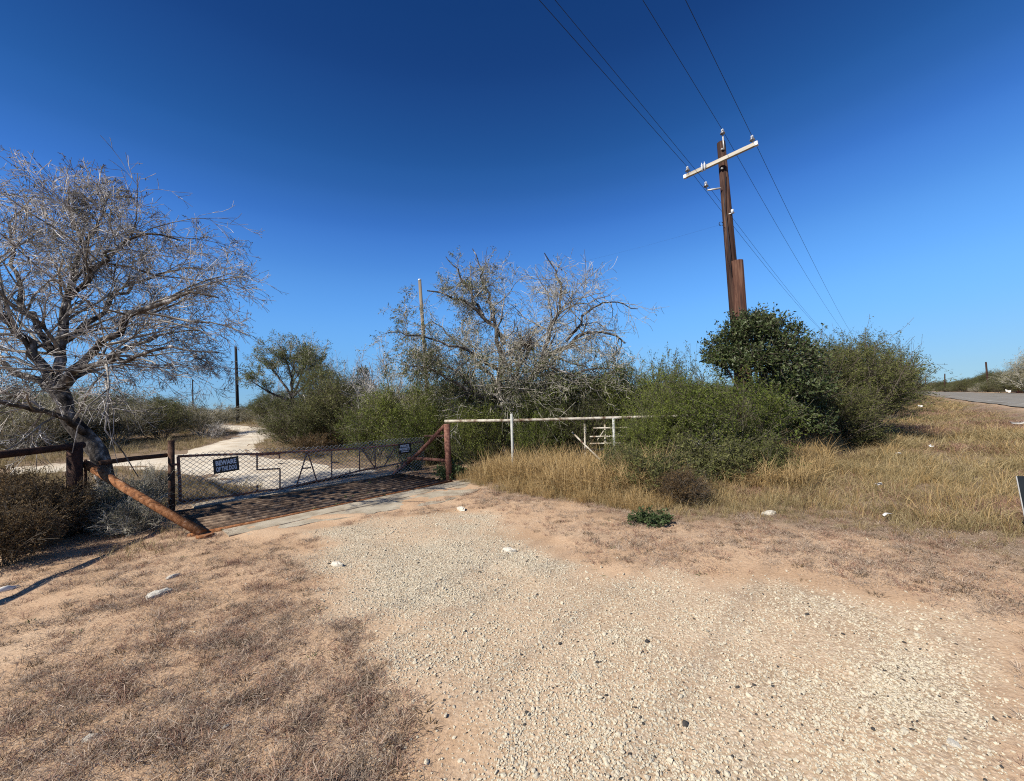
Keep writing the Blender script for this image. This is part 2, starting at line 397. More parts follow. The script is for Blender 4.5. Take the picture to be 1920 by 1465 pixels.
# ------------------------------------------------------------------ plant generators (whole levels of branches at once)
def unit(v): return v / (np.linalg.norm(v, axis=-1, keepdims=True) + 1e-9)
def grow(rng, P, D, L, R0, nseg, wob, trop=(0, 0, 0), tip=0.35):
    N = len(P); pts = np.zeros((N, nseg + 1, 3)); pts[:, 0] = P
    d = unit(D.copy()); step = (L / nseg)[:, None]; trop = np.asarray(trop, float)
    for i in range(nseg):
        d = unit(d + rng.normal(0, wob, (N, 3)) + trop)
        pts[:, i + 1] = pts[:, i] + d * step
    rad = R0[:, None] * np.linspace(1, tip, nseg + 1)[None]
    return pts, rad
def spawn(rng, pts, rad, L, k, tmin, tmax, ang, lr, rr, jitter=0.35, env=None):
    N, M, _ = pts.shape
    t = rng.uniform(tmin, tmax, (N, k)); f = t * (M - 1); i = np.minimum(f.astype(int), M - 2); w = (f - i)[..., None]
    n = np.arange(N)[:, None]
    P = pts[n, i] * (1 - w) + pts[n, i + 1] * w
    T = unit(pts[n, i + 1] - pts[n, i])
    rp = rad[n, i] * (1 - w[..., 0]) + rad[n, i + 1] * w[..., 0]
    rnd = unit(np.cross(T, rng.normal(0, 1, (N, k, 3))))
    a = rng.normal(ang, ang * 0.25, (N, k))[..., None]
    D = T * np.cos(a) + rnd * np.sin(a)
    Lc = L[:, None] * lr * (1.15 - 0.55 * t) * rng.uniform(1 - jitter, 1 + jitter, (N, k))
    Rc = np.minimum(rp * 0.85, rp * rr * rng.uniform(.8, 1.2, (N, k)))
    P, D, Lc, Rc = P.reshape(-1, 3), D.reshape(-1, 3), Lc.ravel(), Rc.ravel()
    if env is not None:
        keep = env(P + D * Lc[:, None] * 0.7) > rng.uniform(0, 1, len(P))
        P, D, Lc, Rc = P[keep], D[keep], Lc[keep], Rc[keep]
    return P, D, Lc, Rc
def leaves(rng, pts, n, length, width, spread=0.03, along=0.5, tmin=0.15, sizevar=0.4, droop=0.0):
    """n small rhombic leaves on every branch of pts (N,M,3)"""
    N, M, _ = pts.shape
    t = rng.uniform(tmin, 1, (N, n)); f = t * (M - 1); i = np.minimum(f.astype(int), M - 2); w = (f - i)[..., None]
    b = np.arange(N)[:, None]
    P = (pts[b, i] * (1 - w) + pts[b, i + 1] * w).reshape(-1, 3)
    T = unit(pts[b, i + 1] - pts[b, i]).reshape(-1, 3)
    K = len(P)
    P = P + rng.normal(0, spread, (K, 3))
    d = unit(T * along + rng.normal(0, .6, (K, 3)) + np.array([0, 0, -droop]))
    s = unit(np.cross(d, rng.normal(0, 1, (K, 3))))
    sz = rng.uniform(1 - sizevar, 1 + sizevar, K)[:, None]
    up = np.cross(d, s)
    a = P; c = P + d * length * sz
    m = P + d * length * sz * .45 + up * length * sz * 0.08
    V = np.stack([a, m + s * width * sz * .5, c, m - s * width * sz * .5], axis=1).reshape(-1, 3)
    F = np.arange(K * 4).reshape(-1, 4)
    return V, F
def ellipsoid(c, r, soft=0.25):
    c = np.asarray(c); r = np.asarray(r)
    def f(P):
        d = np.linalg.norm((P - c) / r, axis=-1)
        return 1 - smooth(1 - soft, 1 + soft, d)
    return f
def polyline(pts, n=14):
    pts = np.asarray([tuple(p) for p in pts], float)
    seg = np.r_[0, np.cumsum(np.linalg.norm(np.diff(pts, axis=0), axis=1))]
    x = np.linspace(0, seg[-1], n)
    # Catmull-Rom style smoothing through resample and two relaxations
    q = np.stack([np.interp(x, seg, pts[:, k]) for k in range(3)], 1)
    for _ in range(2):
        q[1:-1] = q[1:-1] * .5 + (q[:-2] + q[2:]) * .25
    return q, seg[-1]

def shrub_mesh(name, seed, h, r, nst, leafmat, stemmat, leaf=(.05, .016), lpt=10, sub=(7, 7), lean=0.45, flat=0.0,
               trop=0.05, twig_r=.004, spread=.03, droop=0.0, wob=.13, stem_r=.018, env_soft=.25, sub_ang=0.6, base_r=.18, sub_l=(.5, .5)):
    """upright brushy shrub, base at the origin"""
    rng = np.random.default_rng(seed)
    az = rng.uniform(0, 2 * math.pi, nst); tilt = np.abs(rng.normal(lean, lean * .5, nst))
    D = np.stack([np.cos(az) * np.sin(tilt), np.sin(az) * np.sin(tilt), np.cos(tilt)], 1)
    P = np.stack([np.cos(az) * base_r * r * rng.uniform(0, 1, nst), np.sin(az) * base_r * r * rng.uniform(0, 1, nst), np.full(nst, -.06)], 1)
    L = h * rng.uniform(.65, 1.0, nst)
    env = ellipsoid((0, 0, h * .5), (r, r, h * .56), env_soft)
    p0, r0 = grow(rng, P, D, L, np.full(nst, stem_r) * rng.uniform(.6, 1.2, nst), 7, wob, (0, 0, trop))
    a = spawn(rng, p0, r0, L, sub[0], .18, 1.0, sub_ang, sub_l[0], .6, env=env)
    p1, r1 = grow(rng, *a, 4, wob, (0, 0, trop * .5 - flat))
    a2 = spawn(rng, p1, r1, a[2], sub[1], .15, 1.0, sub_ang * 1.1, sub_l[1], .6, env=env)
    r2s = np.maximum(a2[3], twig_r)
    p2, r2 = grow(rng, a2[0], a2[1], a2[2], r2s, 3, wob, (0, 0, -flat - droop * .2))
    parts = [(*tubes(p0, r0, 5), 0), (*tubes(p1, np.maximum(r1, twig_r), 3), 0), (*tubes(p2, np.maximum(r2, twig_r * .6), 3), 0)]
    if lpt:
        parts.append((*leaves(rng, p2, lpt, leaf[0], leaf[1], spread, droop=droop), 1))
        parts.append((*leaves(rng, p1, max(1, lpt // 2), leaf[0], leaf[1], spread, droop=droop), 1))
    return mesh(name, parts, [stemmat, leafmat])
def clump_mesh(name, seed, n, h, spread, mat, width=.006, lean=.35, bend=.5, hvar=.4):
    """a tuft of narrow blades, each a bent strip that comes to a point"""
    rng = np.random.default_rng(seed)
    az = rng.uniform(0, 2 * math.pi, n); rr = spread * np.sqrt(rng.uniform(0, 1, n))
    P = np.stack([rr * np.cos(az), rr * np.sin(az), np.full(n, -.01)], 1)
    a2 = az + rng.normal(0, .9, n); tl = np.abs(rng.normal(lean, lean * .5, n))
    D = np.stack([np.cos(a2) * np.sin(tl), np.sin(a2) * np.sin(tl), np.cos(tl)], 1)
    L = h * rng.uniform(1 - hvar, 1 + hvar, n)
    side = unit(np.cross(D, np.array([0, 0, 1.0]) + rng.normal(0, .4, (n, 3))))
    bd = np.stack([np.cos(a2), np.sin(a2), np.full(n, -.7)], 1)
    w = width * rng.uniform(.6, 1.3, n)[:, None]
    m = P + D * L[:, None] * .5; t = P + D * L[:, None] * .9 + bd * L[:, None] * bend * rng.uniform(.1, .6, n)[:, None]
    V = np.stack([P - side * w * .5, P + side * w * .5, m + side * w * .45, m - side * w * .45, t], 1).reshape(-1, 3)
    i = np.arange(n)[:, None] * 5
    return mesh(name, [(V, i + np.array([[0, 1, 2, 3]]), 0)], [mat]) if False else _clump(name, V, i, mat)
def _clump(name, V, i, mat):
    q = (i + np.array([[0, 1, 2, 3]])).tolist(); t = (i + np.array([[3, 2, 4]])).tolist()
    me = bpy.data.meshes.new(name); me.from_pydata(V.tolist(), [], q + t); me.materials.append(MATS[mat])
    return me
def mat_mesh(name, seed, n, length, spread, mat, width=.006, height=.02):
    """matted dead grass: blades lying nearly flat, crossing each other"""
    rng = np.random.default_rng(seed)
    az = rng.uniform(0, 2 * math.pi, n)
    P = np.stack([rng.normal(0, spread, n), rng.normal(0, spread, n), rng.uniform(0, height, n)], 1)
    L = length * rng.uniform(.4, 1.3, n)[:, None]
    D = np.stack([np.cos(az), np.sin(az), rng.normal(.12, .25, n)], 1)
    S = np.stack([-np.sin(az), np.cos(az), rng.normal(0, .5, n)], 1) * width * rng.uniform(.5, 1.3, n)[:, None]
    m = P + D * L * .5 + np.stack([-np.sin(az), np.cos(az), np.full(n, .12)], 1) * L * rng.normal(0, .14, n)[:, None] + np.array([0, 0, .008]); t = P + D * L + np.array([0, 0, -.004])
    V = np.stack([P - S, P + S, m + S * .8, m - S * .8, t], 1).reshape(-1, 3)
    return _clump(name, V, np.arange(n)[:, None] * 5, mat)
def stone_mesh(name, seed, mat, sub=1, flat=.6, rough=.25):
    import bmesh
    rng = np.random.default_rng(seed)
    bm = bmesh.new(); bmesh.ops.create_icosphere(bm, subdivisions=sub, radius=1.0)
    for v in bm.verts:
        k = 1 + rng.normal(0, rough * .5)
        v.co *= max(.5, k); v.co.z *= flat
    n = [unit(rng.normal(0, 1, 3)) for _ in range(4)]
    for v in bm.verts:       # chop a few flats for broken edges
        for q in n:
            d = float(np.dot(q, v.co)); lim = .62
            if d > lim: v.co -= Vector(q) * (d - lim)
    me = bpy.data.meshes.new(name); bm.to_mesh(me); bm.free(); me.materials.append(MATS[mat])
    return me

# ------------------------------------------------------------------ ground
def axis(lo, hi, step, far_lo, far_hi, g=1.085):
    a = list(np.arange(lo, hi, step))
    s = step; x = a[-1]; up = []
    while x < far_hi: s *= g; x += s; up.append(x)
    s = step; x = lo; dn = []
    while x > far_lo: s *= g; x -= s; dn.append(x)
    return np.array(dn[::-1] + a + up)
GX = axis(-8.5, 8.5, .07, -2600, 2600); GY = axis(1.2, 12.4, .07, -300, 2600)
GRAVEL_PX = [(585, 1003), (700, 975), (800, 962), (900, 968), (980, 1015), (1090, 1066), (1250, 1082), (1500, 1095), (1700, 1130), (1918, 1190),
             (1918, 1464), (1918, 1900), (850, 1900), (845, 1464), (800, 1310), (705, 1160), (640, 1090)]
GRAVEL = [tuple(hit(a, b))[:2] for a, b in GRAVEL_PX]
VERGE_PX = [(872, 905), (1000, 934), (1100, 950), (1180, 968), (1270, 990), (1400, 985), (1550, 992), (1700, 1018), (1800, 1045), (1918, 1080)]
VERGE = [tuple(hit(a, b))[:2] for a, b in VERGE_PX] + [st(-4, 5.6), st(400, 5.6), st(400, -8)]
def zones(x, y):
    d = poly_sdf(GRAVEL, x, y) + (fbm(x, y, 1.6, 4, 2) - .5) * 1.1
    g = 1 - smooth(-.35, .3, d)
    # sandy wheel tracks swept clear of stone
    band = fbm(x * .6 + y * .5, y * .5 - x * .3, .9, 3, 9)
    g = g * (0.50 + 0.50 * smooth(.40, .56, band))
    v = 1 - smooth(-.5, .45, poly_sdf(VERGE, x, y) + (fbm(x, y, 1.3, 4, 4) - .5) * .9)
    p = -to_t(x, y)
    wild = smooth(9.8, 11.5, p + (fbm(x, y, .5, 3, 8) - .5) * 2)
    thatch = smooth(.40, .62, fbm(x, y, 1.5, 4, 12))
    return g, np.maximum(v, wild), thatch
XX, YY = np.meshgrid(GX, GY)
ZZ = terrain(XX, YY)
near = 1 - smooth(9, 14, np.hypot(XX, YY))
ZZ = ZZ + near * ((fbm(XX, YY, 2.2, 3, 21) - .5) * .05 + (fbm(XX, YY, 9, 2, 22) - .5) * .016)
ZZ = ZZ - 0.05 * smooth(5.4, 6.2, to_t(XX, YY)) * (1 - smooth(13.6, 14.4, to_t(XX, YY)))
nx, ny = len(GX), len(GY)
idx = np.arange(nx * ny).reshape(ny, nx)
gq = np.stack([idx[:-1, :-1], idx[:-1, 1:], idx[1:, 1:], idx[1:, :-1]], -1).reshape(-1, 4)

m, nt, b = new_mat('ground')
N, L = nt.nodes, nt.links
b.inputs['Roughness'].default_value = .95; b.inputs['Specular IOR Level'].default_value = .1
tc = N.new('ShaderNodeTexCoord'); za = N.new('ShaderNodeAttribute'); za.attribute_name = 'zone'
sep = N.new('ShaderNodeSeparateColor'); L.new(za.outputs['Color'], sep.inputs[0])
def nz(scale, det=6, rough=.6):
    n = N.new('ShaderNodeTexNoise'); n.inputs['Scale'].default_value = scale; n.inputs['Detail'].default_value = det
    n.inputs['Roughness'].default_value = rough; L.new(tc.outputs['Object'], n.inputs['Vector']); return n.outputs['Fac']
def ramp(fac, cols, pos):
    r = N.new('ShaderNodeValToRGB'); r.color_ramp.elements[0].position = pos[0]; r.color_ramp.elements[1].position = pos[-1]
    r.color_ramp.elements[0].color = (*cols[0], 1); r.color_ramp.elements[1].color = (*cols[-1], 1)
    for c, q in zip(cols[1:-1], pos[1:-1]):
        e = r.color_ramp.elements.new(q); e.color = (*c, 1)
    L.new(fac, r.inputs[0]); return r.outputs[0]
def mixc(f, a, c):
    x = N.new('ShaderNodeMix'); x.data_type = 'RGBA'
    L.new(f, x.inputs[0]) if not isinstance(f, float) else setattr(x.inputs[0], 'default_value', f)
    L.new(a, x.inputs[6]); L.new(c, x.inputs[7]); return x.outputs[2]
def math_(op, a, c=None):
    x = N.new('ShaderNodeMath'); x.operation = op
    for i, q in enumerate((a, c)):
        if q is None: continue
        if isinstance(q, (int, float)): x.inputs[i].default_value = q
        else: L.new(q, x.inputs[i])
    return x.outputs[0]
soil = ramp(nz(1.1, 8), [(.35, .215, .118), (.48, .318, .195), (.57, .415, .275)], [.3, .5, .7])
grit = ramp(nz(55, 4), [(.20, .14, .09), (.47, .335, .215), (.64, .52, .38)], [.3, .55, .75])
soil = mixc(.38, soil, grit)
vo = N.new('ShaderNodeTexVoronoi'); vo.inputs['Scale'].default_value = 60; L.new(tc.outputs['Object'], vo.inputs['Vector'])
vc = N.new('ShaderNodeSeparateColor'); L.new(vo.outputs['Color'], vc.inputs[0])
peb = ramp(vc.outputs[0], [(.20, .165, .12), (.51, .445, .33), (.67, .615, .49)], [.03, .42, .95])
edge = ramp(vo.outputs['Distance'], [(1, 1, 1), (.48, .43, .36)], [.38, .72])  # darker pebble rims: the shade between stones is put into the colour
mm = N.new('ShaderNodeMix'); mm.data_type = 'RGBA'; mm.blend_type = 'MULTIPLY'; mm.inputs[0].default_value = 1.0
L.new(peb, mm.inputs[6]); L.new(edge, mm.inputs[7]); peb = mm.outputs[2]
caliche = ramp(nz(1.6, 6), [(.50, .405, .28), (.59, .505, .37)], [.35, .65])
gf = math_('MULTIPLY', sep.outputs[0], ramp(nz(14, 5), [(.6, .6, .6), (1, 1, 1)], [.35, .55]))
gcol = mixc(.72, caliche, peb)
col = mixc(gf, soil, gcol)
duff = ramp(nz(30, 6, .7), [(.085, .062, .042), (.19, .14, .095), (.30, .225, .155)], [.3, .52, .72])
col = mixc(math_('MULTIPLY', sep.outputs[1], .85), col, duff)
L.new(col, b.inputs['Base Color'])
bp = N.new('ShaderNodeBump'); bp.inputs['Strength'].default_value = .7; bp.inputs['Distance'].default_value = .02
bh = math_('ADD', math_('MULTIPLY', nz(38, 5, .65), .6), math_('MULTIPLY', math_('SUBTRACT', .7, vo.outputs['Distance']), math_('MULTIPLY', sep.outputs[0], .5)))
L.new(bh, bp.inputs['Height']); L.new(bp.outputs[0], b.inputs['Normal'])

gme = mesh('ground', [(np.stack([XX, YY, ZZ], -1).reshape(-1, 3), gq, 0)], ['ground'], True)
zg, zv, zt = zones(XX, YY)
ca = gme.color_attributes.new('zone', 'FLOAT_COLOR', 'POINT')
ca.data.foreach_set('color', np.stack([zg, zv, zt, np.ones_like(zg)], -1).astype(np.float32).ravel())
tag(obj('ground', gme), 'sandy tan ground with dry grass and gravel', kind='structure')
_gx, _gy = GX, GY
def ground_z(x, y):
    """height of the ground mesh itself"""
    x = np.asarray(x, float); y = np.asarray(y, float)
    i = np.clip(np.searchsorted(GX, x) - 1, 0, nx - 2); j = np.clip(np.searchsorted(GY, y) - 1, 0, ny - 2)
    fx = (x - GX[i]) / (GX[i + 1] - GX[i]); fy = (y - GY[j]) / (GY[j + 1] - GY[j])
    return (ZZ[j, i] * (1 - fx) + ZZ[j, i + 1] * fx) * (1 - fy) + (ZZ[j + 1, i] * (1 - fx) + ZZ[j + 1, i + 1] * fx) * fy

# road: asphalt sheet with worn edge lines
ss = np.concatenate([np.arange(-60, 100, 2.0), np.geomspace(100, 1500, 60)])
def strip(t0, t1, lift, n=2, wob=0.0, seed=0):
    V = []
    for s in ss:
        for k in range(n):
            t = t0 + (t1 - t0) * k / (n - 1)
            if wob and k in (0, n - 1): t += (vnoise(s, k * 9.0, .7, seed) - .5) * wob
            x, y = st(s, t); V.append((x, y, lift + .12 if 0 else lift))
    V = np.array(V)
    V[:, 2] += terrain(V[:, 0], V[:, 1])
    i = np.arange((len(ss) - 1))[:, None] * n + np.arange(n - 1)[None]
    return V, np.stack([i, i + 1, i + n + 1, i + n], -1).reshape(-1, 4)
rd = obj('road', mesh('road', [(*strip(5.8, 13.9, .03, 7, .25, 3), 0)], ['asphalt'], True))
tag(rd, 'grey two-lane asphalt road running off to the right', kind='structure')
obj('edge_line', mesh('edge_line', [(*strip(6.75, 6.87, .034, 2), 0)], ['road_paint']), rd)
obj('edge_line', mesh('edge_line', [(*strip(13.1, 13.22, .034, 2), 0)], ['road_paint']), rd)

# caliche ranch road behind the gate, winding up to the left
def ribbon(px, widths, n=70, m=15, lift=.05, seed=0):
    C = np.array([tuple(hit(a, c))[:2] for a, c in px]); seg = np.r_[0, np.cumsum(np.linalg.norm(np.diff(C, axis=0), axis=1))]
    x = np.linspace(0, seg[-1], n); c = np.stack([np.interp(x, seg, C[:, k]) for k in (0, 1)], 1); w = np.interp(x, seg, widths)
    for _ in range(6): c[1:-1] = c[1:-1] * .5 + (c[:-2] + c[2:]) * .25
    tn = np.gradient(c, axis=0); tn /= np.linalg.norm(tn, axis=1, keepdims=True); nn = np.stack([-tn[:, 1], tn[:, 0]], 1)
    v = np.linspace(-1, 1, m)
    P = c[:, None] + nn[:, None] * (w[:, None] * .5 * v[None])[..., None]
    z = terrain(P[..., 0], P[..., 1]) + lift * (1 - np.abs(v)[None] ** 2.5 * 1.9) + (fbm(P[..., 0], P[..., 1], 2.0, 3, seed) - .5) * .07
    z -= .03 * np.exp(-((np.abs(v) - .5) / .14) ** 2)[None]          # wheel ruts
    i = np.arange(n - 1)[:, None] * m + np.arange(m - 1)[None]
    return np.dstack([P, z]).reshape(-1, 3), np.stack([i, i + 1, i + m + 1, i + m], -1).reshape(-1, 4), c, w
simple('caliche', [(.44, .36, .26), (.56, .49, .38), (.62, .56, .45)], 1.2, .95, .1, detail=9, bump=.5, bump_scale=25, pos=[.3, .5, .7])
r1 = ribbon([(630, 899), (540, 890), (450, 874), (400, 856), (425, 836), (486, 818), (478, 807), (440, 801), (380, 797)], [4.0, 4.2, 4.2, 3.6, 2.8, 2.6, 2.4, 2.4, 2.4], seed=31)
r2 = ribbon([(500, 876), (380, 866), (280, 864), (150, 872), (20, 885)], [3.5, 4.2, 4.0, 3.4, 3.0], seed=32, lift=.046)
dw = obj('driveway', mesh('driveway', [(r1[0], r1[1], 0)], ['caliche'], True)); tag(dw, 'pale caliche driveway winding up behind the gate', kind='structure')
dw2 = obj('track', mesh('track', [(r2[0], r2[1], 0)], ['caliche'], True)); tag(dw2, 'pale caliche track branching left behind the fence', kind='structure')
def road_clear(x, y):
    d = np.full(np.shape(x), 1e9)
    for r in (r1, r2):
        c, w = r[2], r[3]
        for k in range(0, len(c), 2): d = np.minimum(d, np.hypot(x - c[k, 0], y - c[k, 1]) - w[k] * .5)
    return d

# concrete apron in front of the cattle guard, cracked into two strips
rg = np.random.default_rng(5)
ap = empty('concrete_apron', (*st(3.4, -7.0), 0)); tag(ap, 'cracked pale concrete apron along the cattle guard', kind='structure')
def slab(s0, s1, pa, pb, z0, z1, name):
    """pa (far edge), pb (near edge): functions of s"""
    S = np.linspace(s0, s1, 60); V = []
    for s in S:
        for p, z in ((pa(s), z0), (pa(s), z1), (pb(s), z1 - .004), (pb(s), z0)):
            x, y = st(s, -p); V.append((x - ap.location.x, y - ap.location.y, z))
    F = []
    for i in range(len(S) - 1):
        for k in range(4): F.append((i * 4 + k, (i + 1) * 4 + k, (i + 1) * 4 + (k + 1) % 4, i * 4 + (k + 1) % 4))
    F.append((0, 1, 2, 3)); q = (len(S) - 1) * 4; F.append((q + 3, q + 2, q + 1, q))
    me = bpy.data.meshes.new(name); me.from_pydata(V, [], F); me.materials.append(MATS['concrete']); return obj(name, me, ap)
ck = lambda s: 7.08 + .10 * (vnoise(s, 1.0, 1.1, 3) - .5) + .05 * (vnoise(s, 2.0, 6, 4) - .5)
fr = lambda s: 6.72 - .55 * float(smooth(2.2, 4.2, s)) + .5 * float(smooth(4.7, 6.3, s)) + .32 * (vnoise(s, 3.0, 1.3, 5) - .5) + .16 * (vnoise(s, 4.0, 7, 6) - .5)
slab(1.3, 6.35, lambda s: 7.57, lambda s: ck(s) + .012, -.35, .020, 'slab')
slab(1.5, 6.25, lambda s: ck(s) - .012, fr, -.2, .010, 'slab')
back = empty('concrete_sill', (*st(3.4, -10.3), 0)); tag(back, 'pale concrete sill behind the cattle guard', kind='structure')
ap_keep = ap; ap = back
slab(1.3, 5.9, lambda s: 10.62 + .1 * (vnoise(s, 7.0, 2, 5) - .5), lambda s: 10.13, -.3, .04, 'slab'); ap = ap_keep

# ------------------------------------------------------------------ cattle guard, gate and pipe fence
def P3(s, p, z): x, y = st(s, -p); return Vector((x, y, z))
cg = empty('cattle_guard', P3(3.35, 8.85, 0)); o0 = cg.location
tag(cg, 'rusty pipe cattle guard set in a shallow weedy pit before the gate', 'cattle guard')
for i in range(11):
    p = 7.68 + i * .235
    pipe('pipe', rel([P3(.9, p, .0), P3(2.2, p, -.012), P3(3.4, p, -.018), P3(4.6, p, -.012), P3(5.8, p, .0)], o0), .042,
         'rust_orange' if i == 0 else 'rust_dusty', cg, 10)
for s in (1.02, 2.6, 4.2, 5.68):
    pipe('beam', rel([P3(s, 7.62, -.085), P3(s, 10.1, -.085)], o0), .045, 'rust_dark', cg, 8)

# left wing: slanting brace from the guard's corner up to the corner post
c_l = P3(1.02, 7.52, .03); top_l = at(160, 870, 6.45)
wing = empty('wing_brace', c_l); tag(wing, 'orange rusted brace pipe slanting from the cattle guard up to the fence post', 'brace pipe')
pipe('tube', rel([c_l + Vector((.06, -.02, .02)), c_l * .5 + top_l * .5 + Vector((0, 0, .01)), top_l], c_l), .062, 'rust_orange', wing, 14)
pipe('end_plate', rel([c_l + Vector((.10, -.03, -.03)), c_l + Vector((.10, -.03, .012))], c_l), .11, 'rust_orange', wing, 10)
pipe('hanger', rel([top_l + Vector((-.02, .02, .07)), top_l + Vector((-.02, .02, -.45))], c_l), .02, 'rust_dark', wing, 8)

# left corner post and rail running out towards the road
lp = base(140, 900, 6.3); lp_top = at(138, 836, 6.3)
post = empty('corner_post', lp); tag(post, 'thick dark corner post with a heavy dark rail running off to the left edge', 'fence post')
pipe('post', rel([lp + Vector((0, 0, -.2)), Vector((lp.x, lp.y, lp_top.z))], lp), .092, 'rust_black', post, 14)
pipe('rail', rel([Vector((lp.x + .02, lp.y + .1, 1.43)), Vector((-6.95, 5.6, 1.395)), Vector((-6.7, 4.4, 1.37)), Vector((-6.3, 2.9, 1.35))], lp), .052, 'rust_black', post, 12)
# gate post and the short rail to it
gp = base(322, 950, 7.6); gp_top = at(317, 826, 7.6)
g = empty('gate_post', gp); tag(g, 'rusty gate post joined by a short rail to the dark corner post', 'gate post')
pipe('post', rel([gp + Vector((0, 0, -.3)), Vector((gp.x, gp.y, gp_top.z))], gp), .052, 'rust_dark', g, 12)
pipe('rail', rel([at(186, 869, 6.55), at(250, 860, 7.05), at(312, 854, 7.58)], gp), .04, 'rust_dark', g, 12)
pipe('hinge', rel([at(318, 872, 7.58), at(333, 871, 7.6)], gp), .022, 'rust_red', g, 8)

# right end frame: upright, diagonal brace and two cross bars
rp_b, rp_t = base(842, 895, 9.75), at(838, 795, 9.75)
f = empty('end_frame', rp_b); tag(f, 'red rusted pipe frame with a diagonal brace at the right end of the gate', 'fence frame')
pipe('upright', rel([rp_b + Vector((0, 0, -.3)), Vector((rp_b.x, rp_b.y, rp_t.z))], rp_b), .075, 'rust_red', f, 14)
pipe('diagonal_brace', rel([hit(736, 890) + Vector((0, 0, -.02)), at(785, 850, 10.5), at(833, 799, 9.8)], rp_b), .048, 'rust_red', f, 12)
pipe('cross_bar', rel([at(797, 818, 10.3), at(836, 818, 9.8)], rp_b), .032, 'rust_dark', f, 10)
pipe('cross_bar', rel([at(765, 860, 10.75), at(800, 861, 10.2), at(840, 864, 9.75)], rp_b), .04, 'rust_red', f, 10)

# the gate itself
A0, A1 = at(331, 855, 7.68), at(794, 828, 11.1)           # top bar ends
B0, B1 = at(334, 945, 7.68), at(794, 861, 11.1)           # bottom bar ends
def gpt(px, py):
    """point on the plane of the gate seen at a pixel"""
    d = ray(px, py); n = (A1 - A0).cross(Vector((0, 0, 1))); k = (A0 - Vector((0, 0, CAM_H))).dot(n) / d.dot(n)
    return Vector((0, 0, CAM_H)) + d * k
gate = empty('pipe_gate', (gpt(560, 930).x, gpt(560, 930).y, 0)); g0 = gate.location
tag(gate, 'sagging rusty pipe gate with chain-link mesh across the driveway', 'gate')
gn = (A1 - A0).cross(Vector((0, 0, 1))).normalized()
if gn.y > 0: gn = -gn
def bar(name, pl, r=.019, mat='rust_gate', off=0.0): return pipe(name, rel([gpt(*q) + gn * off for q in pl], g0), r, mat, gate, 8)
bar('top_bar', [(333, 856), (400, 853), (481, 851.5), (580, 846), (672, 841), (740, 835), (794, 828)], .024)
bar('hinge_stile', [(334, 856), (337, 905), (338, 940)], .026)
bar('bottom_bar', [(338, 940), (420, 932), (482, 922), (526, 917), (622, 896), (674, 883), (740, 871), (772, 864)], .021)
for pl in ([(482, 853), (482, 881)], [(482, 910), (482, 921)], [(525, 879), (525, 916)], [(481, 881), (525, 879)],
           [(482, 854), (525, 851)], [(524, 851), (524, 860)],
           [(576, 848), (557, 908)], [(577, 848), (594, 902)], [(565, 879), (583, 877)],
           [(622, 846), (622, 896)], [(622, 867), (636, 867)], [(674, 842), (674, 884)], [(678, 843), (703, 877)], [(703, 840), (704, 876)],
           [(742, 837), (721, 873)], [(793, 829), (793, 838)], [(652, 843), (654, 848)], [(656, 882), (656, 888)]):
    bar('brace_bar', pl, .016, 'rust_gate')
# chain link: every wire a zigzag, all one mesh
def gate_uv(u, z): q = A0.lerp(A1, u); return Vector((q.x, q.y, z))
nw, rows = 52, 12
gl = (Vector((A1.x, A1.y)) - Vector((A0.x, A0.y))).length
wires = []
for i in range(-rows, nw + 1):
    for sgn in (1, -1):
        a = []
        for j in range(0, rows + 1):
            k = i + j if sgn > 0 else i + rows - j
            u = k / nw
            if 0 <= u <= 1:
                ztop = 1.10 - .10 * u + .03 * math.sin(u * 9); zbot = .06 + .05 * u
                z = zbot + (ztop - zbot) * j / rows
                a.append(gate_uv(u, z) + gn * (.02 + .003 * sgn + .012 * math.sin(u * 23 + j * .4)))
        if len(a) >= 2: wires.append(a)
parts = []
for a in wires:
    p = np.array([tuple(Vector(q) - g0) for q in a]); parts.append((*tubes(p[None], np.full((1, len(p)), .0042), 4), 0))
obj('wire_mesh', mesh('wire_mesh', parts, ['galvanised']), gate)

# signs tied to the mesh
def text_mesh(txt, size, off=.0, name='lettering'):
    c = bpy.data.curves.new(name, 'FONT'); c.body = txt; c.size = size; c.align_x = 'CENTER'; c.align_y = 'CENTER'; c.offset = off; c.extrude = .0012
    c.resolution_u = 3
    t = bpy.data.objects.new(name, c); COL.objects.link(t); dg = bpy.context.evaluated_depsgraph_get()
    me = bpy.data.meshes.new_from_object(t.evaluated_get(dg)); bpy.data.objects.remove(t); bpy.data.curves.remove(c)
    me.materials.clear(); me.materials.append(MATS['sign_letters']); return me
def fit_x(me, w, h):
    v = np.zeros(len(me.vertices) * 3); me.vertices.foreach_get('co', v); v = v.reshape(-1, 3)
    lo, hi = v.min(0), v.max(0); v[:, 0] = (v[:, 0] - (lo[0] + hi[0]) / 2) / (hi[0] - lo[0]) * w
    v[:, 1] = (v[:, 1] - (lo[1] + hi[1]) / 2) / (hi[1] - lo[1]) * h
    me.vertices.foreach_set('co', v.ravel()); me.update(); return me
def sign(name, c, ax, up, w, h, lines, label, bevel=.0):
    ax = ax.normalized(); nrm = ax.cross(up).normalized(); up = nrm.cross(ax).normalized()
    o = empty(name, c); o.matrix_world = Matrix.Translation(c) @ Matrix((ax, up, nrm)).transposed().to_4x4()
    obj('board', box_mesh('board', (w, h, .004), 'sign_black', .0015), o)
    for t, y, lw, lh in lines:
        if t: me = fit_x(text_mesh(t, .1, .004), lw, lh)
        else: me = box_mesh('lettering', (lw, lh, .0024), 'sign_letters')
        q = obj('lettering', me, o); q.location = (0, y, .0034)
    tag(o, label, 'sign'); return o
